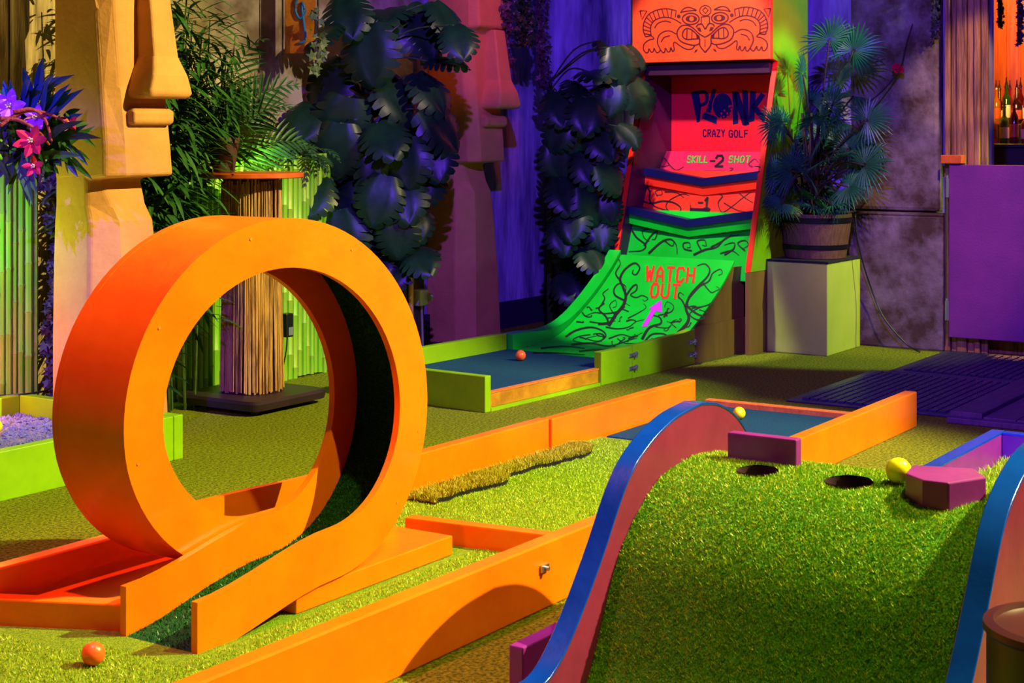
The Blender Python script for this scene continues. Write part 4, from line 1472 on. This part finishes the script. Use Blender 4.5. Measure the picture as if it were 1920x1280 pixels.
def build_fan_palm():
    rng = random.Random(8)
    T = thing('fan_palm', 'bushy green fan palm growing in the barrel planter', 'plant', (7.25, 3.03, .635))
    fol, st = MB(), MB()
    o = Vector((7.25, 3.03, .635))
    leaves = [(1600, 95, 62, .9), (1555, 75, 60, .7), (1505, 140, 55, .8), (1575, 155, 50, .8), (1478, 175, 36, .5), (1560, 200, 60, .6), (1452, 235, 46, .8), (1545, 250, 72, 1), (1625, 225, 55, .7), (1620, 310, 62, .9), (1485, 320, 60, .7), (1555, 300, 60, .6), (1590, 350, 55, .8), (1455, 325, 48, .8), (1505, 365, 50, .5), (1480, 240, 60, .5), (1600, 180, 40, .5), (1520, 190, 55, .4), (1472, 285, 46, .5), (1640, 265, 45, .5), (1470, 365, 45, .5), (1560, 385, 45, .6), (1520, 290, 60, .5), (1515, 235, 60, .4), (1530, 340, 55, .5), (1595, 270, 60, .5)]
    for _ in range(12):
        leaves.append((rng.uniform(1440, 1615), rng.uniform(320, 392), rng.uniform(36, 48), rng.choice((.4, .8))))
    for _ in range(16):
        leaves.append((rng.uniform(1450, 1630), rng.uniform(215, 385), rng.uniform(38, 52), rng.choice((.3, .5, .8))))
    for x, y, r, fc in leaves:
        D = 7.72 + (.18 if fc < .6 else -.16) + rng.uniform(-.08, .08)
        c = ray_at(x, y, D)
        R = r * D / FPX * 1.05
        d = (c - o)
        d.z *= .4
        d = d.normalized() + Vector((0, 0, rng.uniform(-.4, .3)))
        n = TOCAM * fc + Vector((rng.uniform(-.3, .3), rng.uniform(-.3, .3), .5))
        fan_leaf(fol, c, d, n, R, rng)
        root = o + Vector((rng.uniform(-.04, .04), rng.uniform(-.04, .04), rng.uniform(0, .25)))
        mid = (root + c) / 2 + Vector((0, 0, .05))
        st.tube(smooth_pts([root, mid, c], 4), .0045, 5)
    for k in range(3):
        e = Vector((rng.uniform(-.06, .06), rng.uniform(-.06, .06), .5))
        st.tube([o + Vector((rng.uniform(-.05, .05), rng.uniform(-.05, .05), -.01)), o + e * .5, o + e], [.014, .012, .009], 6)
    part('foliage', fol, M['leaf_fan'], T)
    part('stem', st, M['bark'], T, smooth=True)


build_fan_palm()


def build_center_plants():
    rng = random.Random(12)
    # potted bamboo-leaf plant on the table
    T = thing('potted_plant', 'leafy plant in a small brown pot on the left of the reed table', 'plant', (4.50, 4.27, .892))
    c = ORG[T]
    p = MB().lathe([(.036, .8925), (.04, .894), (.056, 1.0), (.060, 1.005), (.060, 1.025), (.054, 1.025), (.050, 1.0), (.001, 1.0)], c.x, c.y, 24)
    part('pot', p, M['pot'], T, smooth='auto')
    fol, st = MB(), MB()
    for i in range(16):
        an = rng.uniform(0, 2 * PI)
        h = rng.uniform(.08, .42)
        lean = rng.uniform(.05, .5)
        base = Vector((c.x + rng.uniform(-.03, .03), c.y + rng.uniform(-.03, .03), 1.0))
        tip = base + Vector((math.cos(an) * lean * h, math.sin(an) * lean * h, h))
        st.tube([base, (base + tip) / 2 + Vector((0, 0, .01)), tip], [.004, .003, .002], 5)
        for k in range(13):
            t = rng.uniform(.15, 1)
            q = base.lerp(tip, t)
            a2 = rng.uniform(0, 2 * PI)
            lance(fol, q, Vector((math.cos(a2), math.sin(a2), rng.uniform(-.6, .5))), (0, 0, 1), rng.uniform(.08, .15), .014, rng.uniform(.3, .9))
    part('foliage', fol, M['leaf_bamboo'], T)
    part('stem', st, M['stem'], T)

    # tall bamboo-leaf plant between statue and table, rising out of frame
    T = thing('bamboo_plant', 'tall dense narrow leaved bamboo plant beside the left statue', 'plant', (4.22, 4.38, 0))
    o = ORG[T]
    fol, st = MB(), MB()
    for i in range(22):
        base = o + Vector((rng.uniform(-.18, .18), rng.uniform(-.06, .06), 0))
        h = rng.uniform(1.1, 1.75)
        tip = base + Vector((rng.uniform(-.1, .12), rng.uniform(-.1, .04), h))
        st.tube([base, base.lerp(tip, .5) + Vector((0, .01, 0)), tip], [.006, .005, .003], 5)
        for k in range(100):
            t = rng.uniform(.42, 1) if rng.random() < .85 else rng.uniform(.2, .5)
            q = base.lerp(tip, t)
            a2 = rng.uniform(0, 2 * PI)
            br = Vector((math.cos(a2), math.sin(a2), rng.uniform(-.2, .5))) * rng.uniform(.02, .12)
            lance(fol, q + br, br.normalized() + Vector((0, 0, rng.uniform(-.7, .3))), Vector((0, 0, 1)), rng.uniform(.09, .18), .019, rng.uniform(.2, .9))
    part('foliage', fol, M['leaf_bamboo'], T)
    part('cane', st, M['stem'], T)

    # palm behind the fence
    T = thing('areca_palm', 'feathery palm with arching fronds behind the bamboo fence', 'plant', (4.72, 4.62, 0))
    o = ORG[T]
    fol, st = MB(), MB()
    for (da, db, dz, L) in [(-.25, -.35, 1, .62), (.35, -.3, .9, .62), (.15, -.5, .8, .55), (-.45, -.4, .75, .5), (.55, -.35, .55, .5), (.05, -.25, 1.1, .7), (-.1, -.5, .5, .5), (.5, -.1, 1, .6), (-.6, -.25, .9, .55)]:
        base = o + Vector((rng.uniform(-.03, .03), -.04, .82))
        pinnate(fol, st, base, (da, db, dz), (da * .3, -1, .6), L, .014, .17, 20, .55, rng)
    st.tube([o, o + Vector((0, -.03, .85))], .018, 6)
    part('foliage', fol, M['leaf_palm'], T)
    part('stem', st, M['stem'], T)

    # spiky ferns and agave leaves on the fence top
    specs = [(4.62, 'spiky dark strap leaved plant at the middle of the fence top', 'strap'), (4.95, 'fine leaved grassy plant on the right of the fence top', 'fine'), (5.22, 'leafy green fern where fence meets the monstera', 'fern')]
    for a, lab, kd in specs:
        T = thing('fence_plant', lab, 'plant', (a, 4.60, 0), group='plants along the fence top')
        o = ORG[T]
        fol, st = MB(), MB()
        st.tube([o, o + Vector((0, 0, .9))], .015, 6)
        top = o + Vector((0, -.02, .9))
        if kd == 'fern':
            for i in range(12):
                an = rng.uniform(-2.9, -.2)
                pinnate(fol, st, top, (math.cos(an), math.sin(an) * .7, rng.uniform(.2, 1)), (0, -.4, 1), rng.uniform(.2, .34), .012, .07, 12, .9, rng)
        else:
            for i in range(26 if kd == 'strap' else 120):
                an = rng.uniform(-PI, 0) if rng.random() < .8 else rng.uniform(0, PI)
                lance(fol, top + Vector((rng.uniform(-.06, .06), rng.uniform(-.03, .02), rng.uniform(-.03, .03))), (math.cos(an) * .8, math.sin(an) * .5, rng.uniform(.2, 1.3)), (0, -1, .4), rng.uniform(.16, .30), .026 if kd == 'strap' else .008, rng.uniform(.2, .8), .35, 5)
        part('foliage', fol, M['leaf_palm'] if kd != 'strap' else M['leaf_dark'], T)
        part('stem', st, M['stem'], T)
    # shrub low between the statue and the table
    T = thing('low_shrub', 'dark low shrub on the floor between left statue and table', 'plant', (4.15, 4.30, 0))
    o = ORG[T]
    fol, st = MB(), MB()
    for i in range(16):
        an = rng.uniform(0, 2 * PI)
        tip = o + Vector((math.cos(an) * rng.uniform(.05, .14), math.sin(an) * .1, rng.uniform(.3, .95)))
        st.tube([o, o.lerp(tip, .5), tip], [.007, .005, .003], 5)
        for k in range(14):
            q = o.lerp(tip, rng.uniform(.3, 1))
            a2 = rng.uniform(0, 2 * PI)
            lance(fol, q, Vector((math.cos(a2), math.sin(a2), rng.uniform(-.3, .5))), (0, 0, 1), rng.uniform(.06, .11), .03, .5)
    part('foliage', fol, M['leaf_dark'], T)
    part('stem', st, M['bark'], T)


build_center_plants()


def ivy_leaf(mb, p, n, s, rng):
    a = rng.uniform(0, 2 * PI)
    n = Vector(n).normalized()
    t = n.orthogonal().normalized()
    b = n.cross(t)
    q = [(0, 1), (.25, .35), (.85, .45), (.45, -.1), (.55, -.7), (0, -.45), (-.55, -.7), (-.45, -.1), (-.85, .45), (-.25, .35)]
    ca, sa = math.cos(a), math.sin(a)
    mb.add([Vector(p) + t * (x * ca - y * sa) * s + b * (x * sa + y * ca) * s - n * (abs(x) * s * .25) for x, y in q], [tuple(range(10))])


def ivy(name, label, cat, pts, n, spread, size, m, seed, nrm, group=None):
    """pts: room-coords polyline the strand follows"""
    rng = random.Random(seed)
    T = thing(name, label, cat, tuple(pts[0]), group=group)
    st, fol = MB(), MB()
    P = [Vector(p) for p in pts]
    for k in range(3):
        st.tube(smooth_pts([p + Vector((rng.uniform(-1, 1) * spread * .35, 0, 0)) for p in P], 5), .006, 5)
    S = smooth_pts(P, 12)
    for i in range(n):
        p = S[int(rng.random() * (len(S) - 1))]
        o = Vector((rng.uniform(-1, 1) * spread, rng.uniform(-1, .2) * spread * .5, rng.uniform(-.03, .03)))
        ivy_leaf(fol, p + o, Vector(nrm) + Vector((rng.uniform(-.7, .7), rng.uniform(-.7, .7), rng.uniform(-.5, .7))), size * rng.uniform(.6, 1.3), rng)
    part('foliage', fol, m, T)
    part('stem', st, M['bark'], T)


def hang(x, y0, y1, D, dx=0):
    return [tuple(ray_at(x, y0, D)), tuple(ray_at(x + dx * .5, (y0 + y1) / 2, D)), tuple(ray_at(x + dx, y1, D))]


ivy('ivy_column', 'dark twisted ivy stem climbing between left bamboo fence and statue', 'vine', [(3.90, 4.5, .02), (3.86, 4.5, .35), (3.90, 4.5, .6), (3.84, 4.5, .98)], 300, .045, .022, M['leaf_ivy'], 1, (-.6, -.8, .2))
ivy('hanging_ivy', 'dark hanging ivy strand on the violet wall nearest the right statue', 'vine', hang(945, -60, 130, 8.0, -4), 260, .06, .022, M['leaf_ivy'], 2, (-.5, -1, .2), 'hanging ivy on the violet wall')
ivy('hanging_ivy', 'bluish hanging ivy strand in the middle of the violet wall', 'vine', hang(975, -60, 80, 8.05, 6), 260, .07, .024, M['leaf_dark'], 3, (-.5, -1, .2), 'hanging ivy on the violet wall')
ivy('hanging_ivy', 'long thin hanging ivy strand right of centre on the violet wall', 'vine', hang(1010, -60, 160, 8.15, 8), 240, .055, .022, M['leaf_ivy'], 4, (-.5, -1, .2), 'hanging ivy on the violet wall')
ivy('wall_ivy', 'dark blue ivy mass on the wall above the fan palm', 'vine', hang(1545, -80, 150, 8.3, -5), 420, .12, .026, M['leaf_dark'], 5, (-1, -.2, .2))
ivy('hanging_ivy', 'dark ivy drooping over the top right of the pilaster', 'vine', hang(1752, -80, 70, 7.62, 0), 120, .03, .018, M['leaf_ivy'], 6, (-1, -.2, .2))
ivy('bar_garland', 'dark hanging garland left of the bar opening', 'vine', hang(1872, -40, 50, 11.0, 2), 150, .04, .018, M['leaf_ivy'], 7, (-1, -.2, .2), 'garlands hanging in the bar')
ivy('bar_garland', 'dark hanging garland right in the bar opening', 'vine', hang(1910, -40, 80, 11.0, 0), 200, .05, .018, M['leaf_ivy'], 8, (-1, -.2, .2), 'garlands hanging in the bar')
ivy('trailing_ivy', 'thin bright green trailing leaves left of the big monstera', 'vine', hang(592, 20, 140, 6.75, 4), 26, .035, .028, M['leaf_olive'], 9, (-.5, -1, .2))


def build_flowers():
    rng = random.Random(14)
    base = ray_at(45, 300, 5.05)
    T = thing('flower_arrangement', 'tropical flower arrangement with red lilies and purple orchids on the left fence', 'flowers', tuple(base))
    o = ORG[T]
    lf, bl = MB(), MB()
    for x, y, tx, ty in [(45, 200, 75, 120), (60, 190, 80, 110), (70, 230, 120, 140), (30, 250, 5, 150), (80, 260, 125, 230), (60, 290, 140, 250), (90, 280, 100, 300), (40, 280, 10, 330), (20, 260, 30, 350), (60, 300, 90, 330), (20, 220, 0, 180), (85, 220, 125, 160), (70, 270, 155, 240), (40, 230, 40, 150), (90, 250, 130, 200), (50, 260, 20, 200)]:
        p, q = ray_at(x, y, 5.03), ray_at(tx, ty, 4.98 + rng.uniform(-.08, .08))
        d = q - p
        for k in range(3):
            lance(lf if ty > 200 else bl, p + Vector((rng.uniform(-.02, .02), 0, rng.uniform(-.02, .02))), d.normalized() + Vector((rng.uniform(-.3, .3), rng.uniform(-.3, .3), rng.uniform(-.3, .3))), TOCAM + Vector((0, 0, .5)), d.length * rng.uniform(.9, 1.4), .032, rng.uniform(.1, .5))
    for _ in range(130):
        p = ray_at(rng.uniform(-10, 130), rng.uniform(215, 300), 5.05 + rng.uniform(-.04, .06))
        lance(lf, p, Vector((rng.uniform(-1, 1), rng.uniform(-1, .2), rng.uniform(-.8, .6))), TOCAM, rng.uniform(.07, .14), .02, .4)
    part('leaf_spray', lf, M['leaf_bamboo'], T)
    part('blue_leaf_spray', bl, M['leaf_blue'], T, label='bluish pointed leaves')

    def flower(x, y, D, R, m, nm, label, k=6, wd=.5):
        c = ray_at(x, y, D)
        mb = MB()
        n = (TOCAM + Vector((rng.uniform(-.3, .3), 0, .2))).normalized()
        t = n.orthogonal().normalized()
        b = n.cross(t)
        for i in range(k):
            a = 2 * PI * i / k + rng.uniform(-.15, .15)
            lance(mb, c, t * math.cos(a) + b * math.sin(a) + n * .5, n, R, R * wd, .25, -.3, 5)
        f = part(nm, mb, m, T, label=label)
        h = MB()
        for i in range(5):
            a = 2 * PI * i / 5
            h.tube([c, c + n * R * .4 + (t * math.cos(a) + b * math.sin(a)) * R * .14], .0022, 5)
        part('flower_heart', h, M['cream'], f)
    flower(18, 200, 4.93, .062, M['orchid'], 'orchid_flower', 'purple orchid flower')
    flower(68, 222, 4.95, .05, M['orchid'], 'orchid_flower', 'purple orchid flower')
    flower(60, 265, 4.90, .06, M['lily'], 'lily_flower', 'red lily flower')
    flower(65, 312, 4.92, .04, M['lily'], 'lily_flower', 'red lily flower', 5)
    flower(130, 232, 4.97, .035, M['lily'], 'lily_flower', 'red lily flower', 4)
    for pts in ([(0, 235), (30, 215), (60, 207), (95, 215), (128, 230)], [(25, 210), (60, 205), (85, 225), (97, 265)], [(0, 222), (35, 225), (70, 245), (93, 272)]):
        mb = MB()
        P = smooth_pts([ray_at(x, y, 4.89 + .01 * i) for i, (x, y) in enumerate(pts)], 6)
        mb.tube(P, [.007 * (1 - .5 * i / len(P)) for i in range(len(P))], 7)
        part('tassel', mb, M['rope'], T, smooth=True, label='orange drooping tassel flower')


build_flowers()


# ================================================================ SMALL BACKGROUND THINGS
def build_small():
    # amber painted glass panel hanging behind the palm
    c = ray_at(562, 40, 6.85)
    T = thing('amber_ornament', 'amber glass panel with teal swirl hanging above the fence', 'hanging decoration', tuple(c))
    def fm(x, y): return tuple(ray_at(x, y, 6.85))
    o = ray_at(535, 100, 6.85); e = ray_at(592, -60, 6.85)
    mb = MB()
    v = [fm(535, 100), fm(592, 100), fm(592, -60), fm(535, -60)]
    off = Vector((.004, .006, 0))
    mb.add(v + [tuple(Vector(p) + off) for p in v], [(0, 1, 2, 3), (7, 6, 5, 4), (0, 4, 5, 1), (1, 5, 6, 2), (2, 6, 7, 3), (3, 7, 4, 0)])
    part('pane', mb, M['amber'], T)
    mb = MB()
    P = smooth_pts([ray_at(x, y, 6.84) for x, y in [(575, -40), (560, -10), (553, 15), (562, 35), (572, 20), (565, 5), (570, 45), (572, 75), (560, 80)]], 5)
    mb.tube(P, .006, 6)
    part('swirl', mb, M['teal'], T, smooth=True, label='teal swirl')
    mb = MB()
    for x in (530, 596):
        mb.tube([ray_at(x, 103, 6.85), ray_at(x, -80, 6.85)], .004, 6)
    part('frame_rod', mb, M['bark'], T)

    # socket box and cable
    p = ray_at(797, 558, 7.25)
    T = thing('socket_box', 'small grey weatherproof socket box left of the right statue', 'socket', tuple(p))
    c = ORG[T]
    part('box', MB().box(c.x - .035, c.x + .035, c.y, c.y + .05, c.z - .036, c.z + .036), M['socket'], T, bevel=.005)
    part('plug', MB().box(c.x + .02, c.x + .034, c.y - .022, c.y, c.z - .014, c.z + .018), M['socket'], T, bevel=.003)
    mb = MB().tube(smooth_pts([c + Vector((0, .02, -.036)), c + Vector((.004, .02, -.12)), c + Vector((.012, .02, -.3)), c + Vector((.012, .02, -c.z + .004))], 5), .006, 6)
    part('cable', mb, M['cable'], T, smooth=True)
    mb = MB().box(c.x - .09, c.x + .06, c.y + .05, c.y + .075, 0, c.z + .45)
    part('backing_board', mb, M['bark'], T)
    mb = MB().tube([(c.x - .06, c.y + .035, 0), (c.x - .06, c.y + .035, c.z + .5)], .013, 8)
    part('pipe', mb, M['reed'], T, label='thin brown pipe')

    # black timer box on the fence
    p = ray_at(545, 608, 6.42)
    T = thing('timer_box', 'small black device hanging on the fence right of the table', 'device', tuple(p))
    c = ORG[T]
    part('case', MB().box(c.x - .03, c.x + .012, c.y - .005, c.y + .03, c.z - .05, c.z + .045), M['black'], T, bevel=.004)
    part('label_plate', MB().box(c.x - .018, c.x + .008, c.y - .0065, c.y - .005, c.z - .042, c.z - .01), M['screen'], T)
    part('cord', MB().tube(smooth_pts([c + Vector((-.01, .01, -.05)), c + Vector((-.015, .01, -.1)), c + Vector((-.02, .02, -.16))], 4), .003, 5), M['black'], T)

    # dark cable sagging over the gravel box and cord at the pilaster
    P = smooth_pts([ray_at(-10, 742, 5.5), ray_at(40, 739, 5.5), ray_at(85, 732, 5.55), ray_at(108, 715, 5.6)], 6)
    solo('cable', MB().tube(P, .0035, 6), M['black'], 'thin black cable sagging behind the gravel box', 'cable', tuple(P[0]), smooth=True)
    P = smooth_pts([ray_at(1603, 400, 7.70), ray_at(1612, 470, 7.68), ray_at(1635, 545, 7.70), ray_at(1660, 600, 7.66), ray_at(1700, 645, 7.62), W3(1725, 660)], 6)
    solo('cable', MB().tube(P, .004, 6), M['black'], 'black cable curving down the pilaster to the floor', 'cable', tuple(P[0]), smooth=True)
    # red flower on the pilaster
    rng = random.Random(2)
    c = ray_at(1688, 127, 7.72)
    T = thing('pink_flower', 'small pink artificial flower hanging on the pilaster', 'flower', tuple(c))
    mb = MB()
    for i in range(9):
        lance(mb, c, Vector((-1, rng.uniform(-1, 1), rng.uniform(-.8, .6))), (-1, 0, .4), .05, .03, .4)
    part('petals', mb, M['lily'], T)
    mb = MB().tube(smooth_pts([ray_at(1740, -40, 7.75), ray_at(1700, 80, 7.74), c, ray_at(1655, 170, 7.72), ray_at(1618, 200, 7.7)], 5), .004, 5)
    part('stem', mb, M['bark'], T, smooth=True)


def W3(x, y):
    a, b, _ = W2(x, y, .004)
    return Vector((a, b, .005))


build_small()


def build_mats():
    for lab, a0, a1, b0, b1 in (('black ribbed rubber mat nearest the orange kerb', 5.77, 6.695, 1.86, 2.52), ('black ribbed rubber mat in front of the bar gate', 6.71, 7.49, 1.86, 2.45)):
        T = thing('rubber_mat', lab, 'mat', ((a0 + a1) / 2, (b0 + b1) / 2, 0), group='rubber mats')
        part('border', MB().prism([(a0, b0), (a1, b0), (a1, b1), (a0, b1)], .001, .007), M['rubber'], T, bevel=.003)
        k = MB()
        x = a0 + .05
        while x < a1 - .06:
            y = b0 + .045
            while y < b1 - .05:
                k.box(x, x + .016, y, y + .026, .007, .014)
                y += .036
            x += .026
        part('tread', k, M['rubber'], T)


build_mats()


def build_gate():
    T = thing('bar_gate', 'purple half height swing gate closing the bar doorway', 'gate', (7.47, 2.43, .07))
    part('panel', MB().box(7.455, 7.485, 1.45, 2.425, .075, .89), M['gate'], T, bevel=.003)
    for z in (.78, .2):
        k = MB().tube([(7.447, 2.432, z - .045), (7.447, 2.432, z + .045)], .009, 10)
        k.tube([(7.447, 2.432, z + .046), (7.447, 2.432, z + .058)], .006, 8)
        part('hinge', k, M['steel'], T, smooth='auto')
    k = MB().tube([(7.447, 2.434, .09), (7.447, 2.434, .87)], .0045, 8)
    part('hinge_pin', k, M['bark'], T)
    solo('shelf_bracket', MB().box(7.44, 7.50, 2.36, 2.46, .895, .935), M['tabletop'], 'small red painted timber block above the gate hinge', 'block', (7.47, 2.41, .895), bevel=.003)


build_gate()


def build_bar():
    T = thing('back_counter', 'dark bar counter behind the gate carrying the bottles', 'counter', (11.9, 3.2, 0))
    part('body', MB().box(11.45, 12.45, 2.6, 3.66, 0, .93), M['counter'], T, bevel=.004)
    part('worktop', MB().box(11.42, 12.47, 2.58, 3.68, .931, .955), M['counter'], T, bevel=.003)
    solo('bottle_riser', MB().box(12.08, 12.44, 2.7, 3.66, .956, 1.10), M['black'], 'black stepped riser lifting the back rows of bottles', 'riser', (12.2, 3.2, .956), bevel=.003)
    rng = random.Random(6)
    cols = ['#c87814', '#d8a024', '#7a1c10', '#2c5a20', '#c8c0a8', '#a85a14', '#401810', '#e0b030', '#5c8a24', '#b82c18']
    gm = []
    for i, c in enumerate(cols):
        gm.append(mat('spirit_%d' % i, c, rough=.08, trans=.55))
    names = ['amber', 'golden', 'dark red', 'green', 'clear', 'brown', 'black', 'yellow', 'light green', 'red']
    protos = []
    for k, (bh, br, nh) in enumerate(((.16, .034, .10), (.19, .030, .09), (.14, .038, .12))):
        prof = [(br * .96, 0), (br, .005), (br, bh), (br * .8, bh + .02), (.012, bh + .045), (.011, bh + nh), (.014, bh + nh + .002), (.014, bh + nh + .014)]
        pour = [(.010, bh + nh + .0145), (.009, bh + nh + .03), (.004, bh + nh + .045), (.003, bh + nh + .075)]
        protos.append((prof, pour, bh, br))
    row = 0
    spots = []
    for j in range(5):
        spots.append((12.14, 3.585 - j * .078, 1.1005, 0))
    for j in range(5):
        spots.append((12.27, 3.60 - j * .08, 1.1005, 0))
    for j in range(4):
        spots.append((12.36, 3.575 - j * .08, 1.1005, 2))
    for j in range(5):
        spots.append((11.75 + .03 * (j % 2), 3.50 - .08 * j, .9555, 1))
    desc = ['leftmost', 'second from left', 'third from left', 'fourth from left', 'rightmost']
    for i, (a, b, z, rowk) in enumerate(spots):
        k = i % 3
        prof, pour, bh, br = protos[k]
        ci = (i * 3 + (i // 4)) % len(cols)
        if rowk == 2:
            lab = '%s bottle with black pourer, %s of the hindmost row on the riser' % (names[ci], desc[i - 10])
        elif rowk == 1:
            lab = '%s bottle standing low on the counter, %s before the riser' % (names[ci], desc[i - 14])
        elif i < 5:
            lab = '%s bottle with black pourer, %s of the front row on the riser' % (names[ci], desc[i])
        else:
            lab = '%s bottle with black pourer, %s of the rear row on the riser' % (names[ci], desc[i - 5])
        T = thing('spirit_bottle', lab, 'bottle', (a, b, z), group='spirit bottles behind the bar')
        part('glass', MB().lathe([(r, z + h) for r, h in prof], a, b, 16), gm[ci], T, smooth='auto')
        part('pourer', MB().lathe([(r, z + h) for r, h in pour], a, b, 8), M['black'], T, smooth='auto')
        part('label', MB().lathe([(br + .0006, z + bh * .25), (br + .0006, z + bh * .75)], a, b, 16, False), M['cream'] if i % 2 else M['tabletop'], T, smooth=True)


build_bar()
